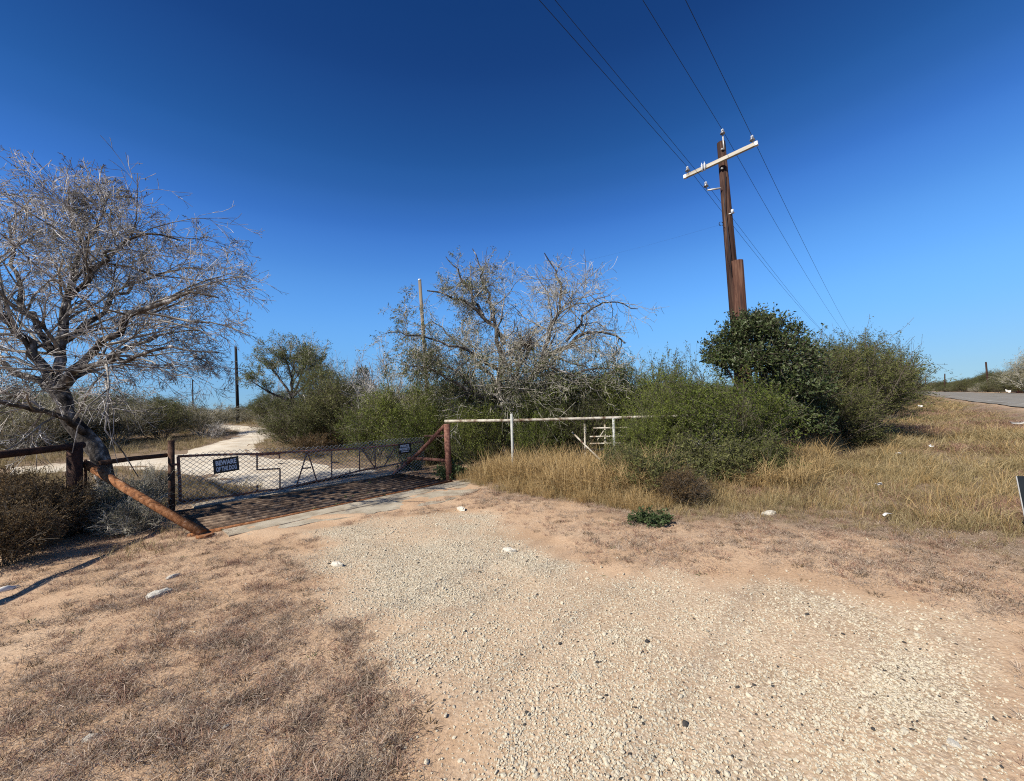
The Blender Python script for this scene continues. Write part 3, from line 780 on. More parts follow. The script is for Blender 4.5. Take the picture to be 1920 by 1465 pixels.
def sign_on_gate(name, tl, tr, bl, lines, label, tip=0.0):
    a, b2, c = gpt(*tl), gpt(*tr), gpt(*bl)
    up = (a - c); w = (b2 - a).length; h = up.length
    ctr = (b2 + c) / 2 + gn * .05
    return sign(name, ctr, b2 - a, up.normalized() + gn * tip, w, h, [(t, y * h, lw * w, lh * h) for t, y, lw, lh in lines], label)
sign_on_gate('warning_sign', (398, 862), (446, 855), (401, 889), [('BEWARE', .20, .80, .34), ('OF THE DOG', -.22, .80, .32)],
             'black sign reading BEWARE OF THE DOG on the left half of the gate')
sign_on_gate('property_sign', (745, 833), (769, 830), (746, 852), [('PRIVATE', .24, .66, .27), ('PROPERTY', -.07, .82, .27), (None, -.31, .6, .07)],
             'small black and white PRIVATE PROPERTY sign near the right end of the gate')

# right wing of the pipe fence: pale top rail, thin posts
f0 = at(834, 790, 9.75); f1 = at(1340, 779, 8.9)
fr_o = empty('pipe_fence', (0, 0, 0)); fr_o.location = base(960, 880, 9.6); q0 = fr_o.location
tag(fr_o, 'pipe fence with a flaking pale top rail running right from the gate frame', 'fence')
pipe('top_rail', rel([f0, at(960, 788.5, 9.55), at(1100, 785, 9.3), at(1220, 782, 9.1), f1], q0), .034, 'pipe_white', fr_o, 12)
for px, Y, r in ((959, 9.52, .032), (1150, 9.2, .03), (1338, 8.9, .04)):
    bp_ = base(px + 2, 880, Y); tp_ = at(px, 776 if px == 959 else 784, Y)
    pipe('post', rel([Vector((bp_.x, bp_.y, -.3)), Vector((tp_.x, tp_.y, tp_.z))], q0), r, 'galv_post', fr_o, 10)
# white pipe panel half buried in the brush, its loose pipe leaning
pn = empty('old_gate', base(1150, 870, 10.0)); n0 = pn.location
tag(pn, 'old white pipe gate of stacked rails half hidden in the brush', 'gate')
for y in (803, 819, 832, 843): pipe('rail', rel([at(1106 if y > 810 else 1112, y, 10.0), at(1180, y - 1, 9.8), at(1270, y - 3, 9.5)], n0), .018, 'pipe_white', pn, 8)
for x in (1098, 1136, 1262): pipe('stile', rel([base(x, 870, 10.02) , at(x - 2, 795, 10.02)], n0), .024, 'pipe_white', pn, 8)
for x in (1128, 1160): pipe('strut', rel([at(x - 8, 826, 9.98), at(x + 4, 808, 9.97)], n0), .015, 'pipe_white', pn, 8)
lo = empty('loose_pipe', base(1112, 870, 9.0)); tag(lo, 'pale loose pipe leaning into the tall grass by the white gate', 'pipe')
pipe('tube', rel([at(1073, 811, 9.7), at(1095, 833, 9.4), at(1128, 864, 8.9)], lo.location), .02, 'pipe_white', lo, 8)

# ------------------------------------------------------------------ utility poles and wires
pb = base(1384, 640, 13.5); ptop = at(1352, 268, 13.5)
H = ptop.z - pb.z
pole = empty('utility_pole', pb); tag(pole, 'tall dark brown wooden utility pole with a pale wooden crossarm', 'utility pole')
lean = Vector((ptop.x - pb.x, 0, 0)) * 1.0
pax = [Vector((0, 0, -.5)), lean * .5 + Vector((0, 0, H * .5)), lean + Vector((0, 0, H))]
pipe('shaft', pax, [.235, .185, .135], 'creosote', pole, 18)
def on_pole(px, py): return at(px, py, 13.4)
ca = (at(1286, 336, 13.4 + .85) + at(1423, 273, 13.4 - .85)) / 2; cax = at(1423, 273, 13.4 - .85) - at(1286, 336, 13.4 + .85)
ca = ca + Vector((-SX, -SY, 0)) * .17
arm = obj('crossarm', box_mesh('crossarm', (cax.length, .105, .125), 'crossarm_wood', .012), pole)
cx_ = cax.normalized(); cz_ = Vector((0, 0, 1)); cy_ = cz_.cross(cx_).normalized(); cz_ = cx_.cross(cy_)
arm.matrix_world = Matrix.Translation(ca) @ Matrix((cx_, cy_, cz_)).transposed().to_4x4()
arm.matrix_parent_inverse = Matrix.Identity(4)
arm.matrix_basis = Matrix.Translation(ca - pb) @ Matrix((cx_, cy_, cz_)).transposed().to_4x4()
for sg in (-1, 1):
    e = obj('end_paint', box_mesh('end_paint', (.11, .112, .132), 'white_paint', .012), pole)
    e.matrix_basis = Matrix.Translation(ca - pb + cx_ * sg * (cax.length / 2 - .045)) @ Matrix((cx_, cy_, cz_)).transposed().to_4x4()
ins_prof = [(.018, -.10), (.018, 0), (.075, .0), (.085, .03), (.05, .055), (.062, .075), (.045, .105), (.025, .115)]
cap_prof = [(.03, .10), (.042, .115), (.042, .15), (.03, .175), (.01, .185)]
def insulator(p):
    i = obj('insulator', lathe_mesh('insulator', ins_prof, 'porcelain'), pole, p - pb)
    obj('cap', lathe_mesh('cap', cap_prof, 'porcelain_pale'), i); return p + Vector((0, 0, .16))
attach = []
attach.append(insulator(ca + cx_ * (cax.length / 2 - .14) + cz_ * .16))
pt_w = Vector((pb.x + lean.x, pb.y, pb.z + H))
pipe('pin_bracket', rel([pt_w + Vector((0, -.14, -.35)), pt_w + Vector((0, -.14, .12))], pb), .025, 'galvanised', pole, 8)
attach.append(insulator(pt_w + Vector((0, -.14, .22))))
attach.append(insulator(ca - cx_ * (cax.length / 2 - .14) + cz_ * .16))
# arrester pair on the arm, bolts, side bracket with the neutral, spool lower down
for k in (.0, .09):
    cpt = ca - cx_ * (.52 - k) - cy_ * .10
    obj('arrester', lathe_mesh('arrester', [(.02, -.16), (.02, -.10), (.035, -.09), (.03, -.05), (.04, -.03), (.03, .0), (.04, .02), (.03, .06), (.035, .09), (.012, .1), (.012, .16)], 'porcelain_pale'), pole, cpt - pb)
for py in (282, 299, 318):
    q = on_pole(1352, py); obj('bolt', box_mesh('bolt', (.06, .05, .05), 'galvanised', .008), pole, Vector((q.x - pb.x + .0, -.16, q.z - pb.z)))
b_a, b_b = at(1352, 353, 13.4), at(1326, 357, 13.55)
pipe('side_bracket', rel([b_a, b_b], pb), .03, 'galvanised', pole, 10)
attach.append(insulator(b_b + Vector((-.03, 0, .13))))
sp = at(1373, 401, 13.3); pipe('spool', rel([sp, sp + Vector((.0, -.02, .14))], pb), .045, 'porcelain_pale', pole, 10)
pipe('spool_bracket', rel([at(1366, 402, 13.35), at(1377, 399, 13.3)], pb), .022, 'galvanised', pole, 8)
th = np.linspace(0, 2 * math.pi, 13); lc = at(1352, 420, 13.35)
pipe('guy_loop', rel([lc + Vector((.07 * math.cos(a), 0, .07 * math.sin(a))) for a in th], pb), .012, 'wire_dark', pole, 6)
pipe('ground_wire', rel([at(1361, 330, 13.34), at(1358, 385, 13.28), at(1366, 450, 13.28), at(1373, 520, 13.26)], pb), .011, 'wire_dark', pole, 6)
# heavy stub lashed to the foot of the pole
sb, stp = base(1387, 640, 13.25), at(1382, 490, 13.25)
stub = empty('stub_pole', sb); tag(stub, 'short thick reddish brown stub pole strapped against the utility pole', 'pole')
pipe('shaft', [Vector((.05, 0, -.3)), Vector((stp.x - sb.x, 0, stp.z - sb.z))], [.20, .185], 'creosote_red', stub, 18)
sb2 = at(1384, 560, 13.25)
obj('strap', lathe_mesh('strap', [(.19, -.04), (.20, -.04), (.20, .04), (.19, .04)], 'galvanised', 18), stub, (stp.x - sb.x + .02, 0, sb2.z - sb.z - .9))

# wires, each one running past the pole in both directions
wn_ = ['taut dark power wire tied on the right end of the crossarm', 'taut dark power wire over the top of the utility pole',
       'taut dark power wire tied on the left end of the crossarm', 'thin dark neutral wire held by the side bracket below the crossarm']
far_at = []
for k, q in enumerate(attach):
    pts = []
    for u in np.linspace(-1, 0, 40):
        d = u * 62; sag = -u * 62 * (.07, .03, .012, .034)[k] * (1 + u * .6)
        pts.append((q.x + d * SX, q.y + d * SY, q.z + sag))
    for u in np.linspace(0, 1, 60)[1:]:
        d = u * 95; sag = -1.9 * 4 * u * (1 - u)
        pts.append((q.x + d * SX, q.y + d * SY, q.z + sag - .2 * u))
    o = obj('power_wire', pipe_mesh('power_wire', rel(pts, q), .0068 if k != 3 else .0056, 'wire_dark', 5), None, q)
    tag(o, wn_[k], 'wire', 'power wires along the road')
q = at(1352, 421, 13.4); q2 = at(787, 531, 27.0)
mids = [q.lerp(q2, u) - Vector((0, 0, 1.1 * 4 * u * (1 - u) * .5)) for u in np.linspace(0, 1, 24)]
tag(obj('service_wire', pipe_mesh('service_wire', rel(mids, q), .0014, 'wire_dark', 4), None, q), 'faint thin service wire running left from the utility pole', 'wire')

def far_pole(px_t, py_t, px_b, Y, r, mat, label, arm=False, cap=False):
    t_ = at(px_t, py_t, Y); b_ = base(px_b, py_t + 60, Y)
    o = empty('utility_pole', b_); tag(o, label, 'utility pole')
    pipe('shaft', rel([b_ + Vector((0, 0, -.3)), Vector((t_.x, t_.y, t_.z))], b_), [r, r * .72], mat, o, 12)
    if arm:
        a = Vector((TX, TY, 0)) * .9
        pipe('crossarm', rel([t_ - a - Vector((0, 0, .35)), t_ + a - Vector((0, 0, .35))], b_), .07, mat, o, 8)
    if cap: pipe('cap', rel([t_, t_ + Vector((0, 0, .12))], b_), r * .75, 'porcelain_pale', o, 10)
far_pole(787, 527, 797, 27, .15, 'pole_pale', 'pale weathered pole standing behind the bare tree in the middle', cap=True)
far_pole(442, 650, 445, 40, .16, 'pole_black', 'dark pole beside the bend of the driveway')
far_pole(361, 712, 362, 75, .13, 'pole_black', 'small far pole against the sky left of the driveway pole')
far_pole(1848.5, 679, 1854, 88, .2, 'creosote', 'nearest of the three far poles across the road')
far_pole(1771.5, 701, 1774, 150, .24, 'creosote', 'middle one of the three far poles across the road')
far_pole(1735.5, 711, 1737, 230, .26, 'creosote', 'farthest and smallest of the three poles beyond the road')

# ------------------------------------------------------------------ trees
def tree(name, label, limbs, radii, seed, spec, leafspec, env, group=None, trunk_n=1, wood='bark_dark', twig='twig_grey', cat='tree'):
    """limbs: lists of world points (first one is the trunk); spec: per level (k, tmin, tmax, angle, len, rad ratio, nseg, wobble, tropism)"""
    rng = np.random.default_rng(seed)
    o = Vector(limbs[0][0]); o.z = float(terrain(o.x, o.y)); e = empty(name, o)
    tag(e, label, cat, group)
    big, P, Rd, Ln = [], [], [], []
    for pl, (ra, rb) in zip(limbs, radii):
        q, ln = polyline(pl, 14); q = q - np.array(o)
        q[2:] += rng.normal(0, .012 * min(ln, 4), q[2:].shape)
        rr = np.linspace(ra, rb, 14) * rng.uniform(.9, 1.1, 14)
        big.append((*tubes(q[None], rr[None], 9 if ra > .05 else 6), 0))
        P.append(q); Rd.append(rr); Ln.append(ln)
    trunk = obj('trunk', mesh('trunk', big, [wood], True), e)
    pts = np.array(P[trunk_n:]); rad = np.array(Rd[trunk_n:]); L = np.array(Ln[trunk_n:])
    parts = []; last = None; prev = None
    for lv, (k, t0, t1, an, lr, rr, ns, wb, tr) in enumerate(spec):
        if lv == 0:
            L = np.full(len(L), lr[0]) * np.clip(L / 2.0, .6, 1.4); lr_ = 1.0
        else: lr_ = lr
        a = spawn(rng, pts, rad, L, k, t0, t1, an, lr_, rr, env=env)
        pts, rad = grow(rng, *a, ns, wb, tr); rad = np.maximum(rad, spec[-1][5] if lv == len(spec) - 1 else .004)
        L = a[2]; prev = last; last = pts
        parts.append((*tubes(pts, rad, 4 if lv == 0 else 3), 1 if lv == 0 else 0))
    mats = [twig, 'branch_mid']
    for (lm, n, ln, wd, sp, dr, filt) in leafspec:
        src = last
        if filt is not None: src = src[filt(src[:, 1]) > rng.uniform(0, 1, len(src))]
        mats.append(lm); parts.append((*leaves(rng, src, n, ln, wd, sp, droop=dr), len(mats) - 1))
    obj('crown', mesh('crown', parts, mats), e)
    return e

# bare mesquite at the left, leaning over the fence
LM = lambda *p: [at(*q) for q in p]
tb = base(212, 925, 7.15)
limbs = [[Vector((tb.x, tb.y, -.2)), at(197, 880, 7.12), at(172, 832, 7.05), at(138, 780, 7.0), at(108, 735, 7.0)],
         LM((108, 735, 7.0), (98, 660, 7.1), (130, 560, 7.3), (150, 470, 7.5), (128, 385, 7.6)),
         LM((108, 735, 7.0), (170, 655, 6.6), (260, 590, 6.2), (340, 545, 6.0), (410, 560, 5.9)),
         LM((108, 735, 7.0), (50, 650, 6.8), (-20, 560, 6.5), (-60, 430, 6.3)),
         LM((108, 735, 7.0), (180, 680, 7.8), (280, 630, 8.6), (370, 615, 9.0)),
         LM((160, 812, 7.02), (105, 780, 6.4), (10, 755, 5.8), (-90, 730, 5.4)),
         LM((98, 660, 7.1), (40, 560, 7.8), (15, 440, 8.2), (50, 370, 8.4)),
         LM((130, 560, 7.3), (200, 480, 7.0), (280, 430, 6.9), (340, 450, 6.9)),
         LM((108, 735, 7.0), (10, 690, 8.0), (-130, 610, 9.0)),
         LM((98, 660, 7.1), (190, 580, 8.0), (280, 520, 8.8), (380, 500, 9.2)),
         LM((145, 480, 7.5), (185, 420, 7.2), (205, 370, 7.0)),
         LM((150, 690, 6.7), (230, 670, 6.0), (320, 655, 5.6), (400, 650, 5.5))]
lr_ = [(.15, .12), (.092, .016), (.08, .013), (.088, .016), (.068, .012), (.06, .012), (.062, .012), (.05, .010), (.075, .014), (.06, .012), (.036, .009), (.05, .010)]
c_ = at(75, 570, 7.3)
tree('mesquite_tree', 'bare grey mesquite tree leaning over the fence at the left', limbs, lr_, 11,
     [(12, .12, 1.0, .85, (1.3, 0), .48, 5, .2, (0, 0, -.01)), (9, .15, 1.0, .65, .5, .5, 4, .18, (0, 0, -.02)), (6, .1, 1.0, .7, .58, .55, 3, .17, (0, 0, -.05)), (3, .15, 1.0, .8, .55, .0032, 1, .15, (0, 0, -.05))],
     [('leaf_brown', 1, .05, .013, .015, .5, lambda P: np.full(len(P), .45)), ('leaf_greygreen', 1, .045, .012, .02, .4, lambda P: np.full(len(P), .3))],
     ellipsoid((c_.x - tb.x, c_.y - tb.y, c_.z - .2), (4.5, 4.0, 2.85), .2))

# half-bare mesquite in the middle
tb = base(952, 880, 12.0)
limbs = [[Vector((tb.x, tb.y, -.2)), at(946, 840, 12), at(952, 785, 12)],
         LM((952, 785, 12), (985, 735, 12), (1012, 685, 11.9), (1062, 640, 11.7), (1115, 612, 11.4), (1175, 640, 11.2)),
         LM((950, 790, 12), (935, 700, 12.1), (945, 645, 12.2), (905, 590, 12.2), (860, 555, 12.1), (800, 545, 12.0)),
         LM((1012, 685, 11.9), (1040, 600, 12.2), (1062, 545, 12.4), (1035, 495, 12.5), (1020, 475, 12.5)),
         LM((945, 645, 12.2), (925, 590, 12.6), (905, 520, 12.9), (888, 468, 13.0)),
         LM((948, 795, 12), (890, 735, 11.6), (830, 700, 11.2), (750, 680, 10.9)),
         LM((1062, 640, 11.7), (1110, 575, 12.0), (1150, 560, 12.2), (1195, 585, 12.4)),
         LM((985, 735, 12), (1080, 715, 11.6), (1140, 700, 11.3), (1190, 690, 11.0)),
         LM((905, 590, 12.2), (860, 510, 12.4), (835, 480, 12.4)),
         LM((952, 785, 12), (930, 715, 13.3), (870, 650, 14.3), (810, 600, 14.6)),
         LM((952, 785, 12), (960, 720, 13.4), (1000, 640, 14.6), (1080, 600, 15.0)),
         LM((945, 700, 12.1), (880, 660, 11.5), (800, 630, 11.0), (730, 625, 10.8)),
         LM((985, 735, 12), (1000, 690, 11.3), (1050, 690, 10.7), (1120, 735, 10.3)),
         LM((940, 880, 12.1), (925, 800, 12.1), (895, 735, 12.3), (850, 690, 12.6), (790, 660, 12.8)),
         LM((962, 880, 11.9), (985, 800, 11.8), (1010, 740, 11.6), (1070, 700, 11.3), (1150, 690, 11.0))]
lr_ = [(.20, .16)] + [(.12, .022), (.12, .02), (.075, .015), (.07, .014), (.08, .014), (.05, .012), (.06, .012), (.05, .012), (.08, .016), (.08, .016), (.06, .012), (.05, .012), (.11, .018), (.11, .018)]
c_ = at(960, 640, 12.2); lside = lambda P: .12 + .55 * smooth(1.0, -1.6, P[:, 0]) + .55 * smooth(3.6, 2.2, P[:, 2])
tree('mesquite_tree', 'half-bare mesquite tree with pale twisting limbs behind the fence in the middle', limbs, lr_, 23,
     [(15, .12, 1.0, .85, (1.15, 0), .42, 5, .26, (0, 0, .0)), (9, .1, 1.0, .8, .58, .5, 4, .28, (0, 0, -.03)), (7, .08, 1.0, .8, .55, .0048, 3, .26, (0, 0, -.06))],
     [('leaf_greygreen', 6, .07, .018, .04, .5, lside), ('leaf_green', 6, .06, .018, .04, .5, lambda P: .6 * smooth(3.4, 2.0, P[:, 2]) + .25 * smooth(.5, -1.8, P[:, 0]))],
     ellipsoid((c_.x - tb.x, c_.y - tb.y, c_.z - .1), (4.4, 3.6, 3.1), .3), twig='twig_pale')
ns_ = at(983, 648, 11.8); rng = np.random.default_rng(3)
a_ = rng.uniform(0, 2 * math.pi, 170); P_ = np.stack([.16 * np.cos(a_), .16 * np.sin(a_), rng.normal(0, .06, 170)], 1)
pp, rr_ = grow(rng, P_, np.stack([-np.sin(a_), np.cos(a_), rng.normal(0, .5, 170)], 1), np.full(170, .4), np.full(170, .006), 4, .3, (0, 0, 0), .6)
tag(obj('twig_nest', mesh('twig_nest', [(*tubes(pp, rr_, 3), 0)], ['nest_twigs']), None, ns_), 'dark twig nest in the fork of the middle tree', 'nest')

# small tree meshes shared by the brush
def bush_obj(name, me, loc, label, cat='bush', group=None, scale=1.0, rz=0.0):
    """me: mesh with stems (slot 0) and leaves (slot 1)"""
    o = obj(name, me, None, loc); o.scale = scale if not np.isscalar(scale) else (scale,) * 3; o.rotation_euler = (0, 0, rz)
    tag(o, label, cat, group); return o
M_feather = [shrub_mesh('feather_%d' % i, 40 + i, 3.4, 1.9, 34, 'leaf_midgreen', 'stem_brown', (.066, .019), 13, (10, 9), .42, .0, .02, .004, .035, .3) for i in range(3)]
M_green = [shrub_mesh('soft_green_%d' % i, 50 + i, 2.5, 1.6, 34, 'leaf_green', 'stem_olive', (.058, .018), 11, (9, 9), .6, .0, .0, .0035, .04, .5) for i in range(2)]
M_grey = [shrub_mesh('grey_brush_%d' % i, 60 + i, 2.6, 1.9, 30, 'leaf_dusty', 'twig_pale', (.06, .020), 8, (9, 8), .55, .0, .0, .005, .04, .2) for i in range(3)]
M_olive = [shrub_mesh('olive_brush_%d' % i, 70 + i, 2.6, 1.9, 30, 'leaf_olive', 'stem_brown', (.07, .024), 9, (9, 8), .55, .0, .0, .004, .04, .2) for i in range(2)]
M_bare = [shrub_mesh('bare_tree_%d' % i, 80 + i, 3.6, 1.9, 12, 'leaf_greygreen', 'twig_grey', (.06, .016), 1, (10, 9), .42, .0, .03, .0065, .03, .2, wob=.2, stem_r=.045) for i in range(2)]
M_low = [shrub_mesh('low_weed_%d' % i, 90 + i, .9, .75, 34, 'leaf_rust', 'stem_brown', (.045, .016), 6, (6, 5), .6, .0, .0, .0028, .02, .1, stem_r=.006) for i in range(2)]

def evergreen_mesh(name, seed, lumps, mat, leaf, n_t, lpt):
    """dense broad-leaved crown: twigs fan out from the surface of many lumps"""
    rng = np.random.default_rng(seed); parts = []; tw = []
    stems = []
    for (x, y, z, r) in lumps:
        d = unit(rng.normal(0, 1, (n_t, 3))); d[:, 2] = np.abs(d[:, 2]) * .9 - .25 * (rng.random(n_t) < .4); d = unit(d)
        P = np.array([x, y, z]) + d * r * rng.uniform(.35, .8, n_t)[:, None]
        pt, rd_ = grow(rng, P, d + rng.normal(0, .35, d.shape), r * rng.uniform(.25, .60, n_t) * np.where(rng.random(n_t) < .18, 1.6, 1.0), np.full(n_t, .007), 3, .2, (0, 0, .12))
        tw.append(pt); parts.append((*tubes(pt, rd_, 3), 0))
        q, _ = polyline([(0, 0, -.1), (x * .35, y * .35, z * .45), (x, y, z)], 8); stems.append(q)
    s = np.array(stems); parts.append((*tubes(s, np.linspace(.055, .02, 8)[None].repeat(len(s), 0), 6), 0))
    parts.append((*leaves(rng, np.concatenate(tw), lpt, leaf[0], leaf[1], .03, .5, .05), 1))
    return mesh(name, parts, ['stem_brown', mat])

# right-hand brush along the road fence, nearest first
def B(px, Y): return base(px, 780, Y)
def sc_h(px, py, Y, h): return top_height(px, py, Y) / h
ev = evergreen_mesh('broadleaf', 5, [(0, 0, 3.0, .75), (-.75, .1, 2.75, .62), (-.35, -.3, 3.15, .55), (.5, 0, 2.9, .65), (.75, -.2, 2.35, .7), (-.5, -.4, 2.3, .62), (.2, -.55, 2.2, .75),
     (.85, -.3, 1.6, .72), (.3, -.7, 1.5, .65), (.95, -.1, .9, .6), (.55, -.7, .75, .55), (0, .6, 2.2, .8), (.6, .6, 1.5, .8), (-.95, -.1, 2.45, .4), (.25, .2, 3.3, .4), (.05, -.6, 1.0, .5)],
     'leaf_dark', (.075, .036), 150, 13)
k_ = sc_h(1425, 583, 10.6, 3.75)
bush_obj('evergreen_tree', ev, B(1432, 10.6), 'dark glossy broadleaf evergreen in front of the utility pole', 'tree', scale=k_)
bush_obj('feathery_bush', M_green[0], B(1350, 8.7), 'soft green feathery bush in front of the dark evergreen', scale=(.9, .9, sc_h(1335, 675, 8.7, 2.5)), rz=.4)
bush_obj('feathery_bush', M_green[1], B(1243, 9.75), 'sprawling green bush over the end of the pale fence rail', scale=(.68, .62, sc_h(1243, 692, 9.75, 2.5)), rz=2.1)
bush_obj('feathery_bush', M_feather[0], B(1595, 13.6), 'large rounded olive bush right of the dark evergreen', scale=(1.12, 1.12, sc_h(1595, 625, 13.6, 3.4)), rz=1.0)
bush_obj('feathery_bush', M_feather[1], B(1622, 15.5), 'tall olive bush behind the large rounded olive bush', scale=(.95, .95, sc_h(1640, 628, 15.5, 3.4)), rz=2.2)
bush_obj('feathery_bush', M_feather[2], B(1545, 12.0), 'low spreading olive bush at the foot of the large rounded one', scale=(.8, .8, .62), rz=.2)
bush_obj('feathery_bush', M_feather[1], B(1510, 13.0), 'olive bush wedged between the evergreen and the large rounded bush', scale=(.8, .8, sc_h(1510, 630, 13.0, 3.4)), rz=4.2)
bush_obj('feathery_bush', M_feather[0], B(1655, 21), 'olive bush next along the road fence beyond the large rounded one', scale=(1.0, 1.0, sc_h(1668, 650, 21, 3.4)), rz=3.3)
bush_obj('feathery_bush', M_feather[2], B(1668, 28), 'smaller far olive bush where the brush meets the road', scale=(1.1, 1.1, sc_h(1683, 672, 28, 3.4)), rz=5.0)
bush_obj('feathery_bush', M_feather[1], B(1676, 38), 'farthest olive bush of the roadside row', scale=(1.3, 1.3, sc_h(1690, 690, 38, 3.4)), rz=.9)
bush_obj('small_tree', M_olive[0], B(1262, 14.5), 'small olive tree showing above the green bushes right of the middle tree', 'tree', scale=(.8, .8, sc_h(1262, 660, 14.5, 2.6)), rz=1.0)
bush_obj('small_tree', M_grey[0], B(1190, 13.5), 'dusty grey-green bush behind the right end of the pale rail', 'bush', scale=(1.0, 1.0, sc_h(1190, 690, 13.5, 2.6)), rz=.3)
bush_obj('bush', M_olive[1], B(1120, 12.2), 'olive bush just right of the middle tree trunk', scale=(1.0, 1.0, sc_h(1120, 712, 12.2, 2.6)), rz=2.0)
bush_obj('bush', M_olive[0], B(1040, 14.2), 'olive bush behind the middle tree on its right', scale=(1.0, 1.0, sc_h(1040, 700, 14.2, 2.6)), rz=4.0)
bush_obj('bush', M_olive[1], B(880, 13.6), 'olive bush behind the middle tree on its left', scale=(1.0, 1.0, sc_h(880, 705, 13.6, 2.6)), rz=5.0)
bush_obj('bush', M_green[0], B(800, 13.0), 'green bush behind the right end frame of the gate', scale=(.9, .9, sc_h(800, 735, 13.0, 2.5)), rz=3.0)
bush_obj('bush', M_olive[0], B(960, 16.0), 'tall olive brush behind the middle tree trunk', scale=(1.2, 1.0, sc_h(960, 690, 16.0, 2.6)), rz=.5)
bush_obj('bush', M_grey[1], B(750, 15.0), 'dusty grey bush left of the middle tree', scale=(1.0, 1.0, sc_h(750, 705, 15.0, 2.6)), rz=2.5)
bush_obj('bush', M_green[1], B(700, 14.6), 'bright green bush behind the middle of the gate', scale=(.78, .78, sc_h(705, 738, 14.6, 2.5)), rz=1.7)
bush_obj('bush', M_olive[1], B(640, 18.5), 'dark olive bush left of the bright green one', scale=(1.1, 1.1, sc_h(640, 702, 18.5, 2.6)), rz=.7)
bush_obj('bush', M_olive[0], B(575, 18.0), 'olive brush under the spreading tree by the driveway bend', scale=(1.05, 1.05, sc_h(575, 745, 18.0, 2.6)), rz=3.7)
bush_obj('bush', M_grey[2], B(545, 20.0), 'grey-green bush on the inside of the driveway bend', scale=(.9, .9, sc_h(545, 765, 20.0, 2.6)), rz=.2)
bush_obj('bush', M_low[0], B(575, 15.8), 'low dusty weed clump beside the driveway', scale=(1.3, 1.3, 1.1), rz=1.0)
bush_obj('feathery_bush', M_green[0], B(775, 14.6), 'tall feathery green bush just left of the middle tree crown', scale=(1.15, 1.15, sc_h(775, 690, 14.6, 2.5)), rz=5.5)
bush_obj('feathery_bush', M_feather[2], B(850, 15.4), 'feathery bush showing through the left side of the middle tree', scale=(.9, .9, sc_h(850, 672, 15.4, 3.4)), rz=1.5)
bush_obj('feathery_bush', M_feather[1], B(612, 20.5), 'tall feathery bush between the spreading tree and the juniper', scale=(.95, .95, sc_h(612, 676, 20.5, 3.4)), rz=2.9)
bush_obj('feathery_bush', M_green[1], B(1075, 13.2), 'green feathery bush filling in right of the middle tree', scale=(1.0, 1.0, sc_h(1075, 708, 13.2, 2.5)), rz=.4)
bush_obj('dead_branches', M_bare[1], B(1318, 8.5), 'pale dead branches sticking out below the soft green bush', scale=(.5, .5, .27), rz=.8)
bush_obj('feathery_bush', M_green[1], B(1010, 11.0), 'green bush behind the pale rail just right of the tree trunk', scale=(.62, .55, sc_h(1010, 735, 11.0, 2.5)), rz=3.1)
bush_obj('feathery_bush', M_green[0], B(892, 11.2), 'green bush behind the pale rail just left of the tree trunk', scale=(.6, .55, sc_h(892, 732, 11.2, 2.5)), rz=1.1)
bush_obj('feathery_bush', M_feather[0], B(1090, 10.9), 'olive bush behind the pale rail and left of the white gate', scale=(.55, .5, sc_h(1090, 728, 10.9, 3.4)), rz=2.6)
bush_obj('feathery_bush', M_green[0], B(1205, 9.0), 'loose green bush spilling over the right half of the pale rail', scale=(.55, .5, sc_h(1205, 752, 9.0, 2.5)), rz=2.8)
bush_obj('feathery_bush', M_green[1], B(1165, 11.3), 'tall green bush behind the white gate', scale=(.8, .7, sc_h(1165, 684, 11.3, 2.5)), rz=4.6)
# spreading tree beyond the driveway bend
tb = base(545, 800, 23.0)
limbs = [[Vector((tb.x, tb.y, tb.z - .2)), at(546, 770, 23), at(548, 745, 23)],
         LM((548, 745, 23), (530, 715, 23), (505, 690, 23), (478, 668, 23)), LM((548, 745, 23), (545, 700, 23), (530, 660, 22.5), (520, 642, 22.5)),
         LM((548, 745, 23), (565, 705, 23), (575, 660, 23.5), (570, 640, 24)), LM((548, 745, 23), (580, 715, 23), (600, 680, 23), (612, 665, 23)),
         LM((540, 750, 23), (500, 735, 22), (470, 715, 21.5)), LM((548, 745, 23), (550, 700, 24.5), (545, 650, 25))]
c_ = at(545, 688, 23)
tree('huisache_tree', 'spreading green feathery tree beyond the driveway bend', limbs, [(.16, .12)] + [(.08, .02)] * 6, 31,
     [(10, .25, 1.0, .7, (1.1, 0), .45, 4, .15, (0, 0, .06)), (8, .1, 1.0, .6, .55, .55, 3, .2, (0, 0, .05)), (7, .1, 1.0, .6, .55, .006, 3, .2, (0, 0, .03))],
     [('leaf_greygreen', 4, .10, .03, .08, .2, None), ('leaf_green', 3, .10, .03, .08, .2, None)], ellipsoid((c_.x - tb.x, c_.y - tb.y, c_.z - tb.z), (2.9, 2.6, 2.3), .4), twig='twig_pale')
jn = evergreen_mesh('juniper', 8, [(0, 0, 2.9, .32), (.05, 0, 2.4, .42), (-.1, .1, 1.9, .5), (.1, -.1, 1.3, .6), (0, 0, .7, .7)], 'leaf_dark', (.07, .03), 90, 10)
bush_obj('juniper_tree', jn, B(684, 19.5), 'narrow dark upright juniper poking above the brush', 'tree', scale=(1.0, 1.0, sc_h(684, 682, 19.5, 3.35)))
bush_obj('bare_tree', M_bare[0], B(632, 21), 'thin bare grey tree behind the brush left of the juniper', 'tree', scale=(1.0, 1.0, sc_h(632, 658, 21, 3.6)))
bush_obj('bare_tree', M_bare[1], B(722, 17), 'thin bare grey tree at the left edge of the middle tree', 'tree', scale=(.9, .9, sc_h(722, 650, 17, 3.6)))
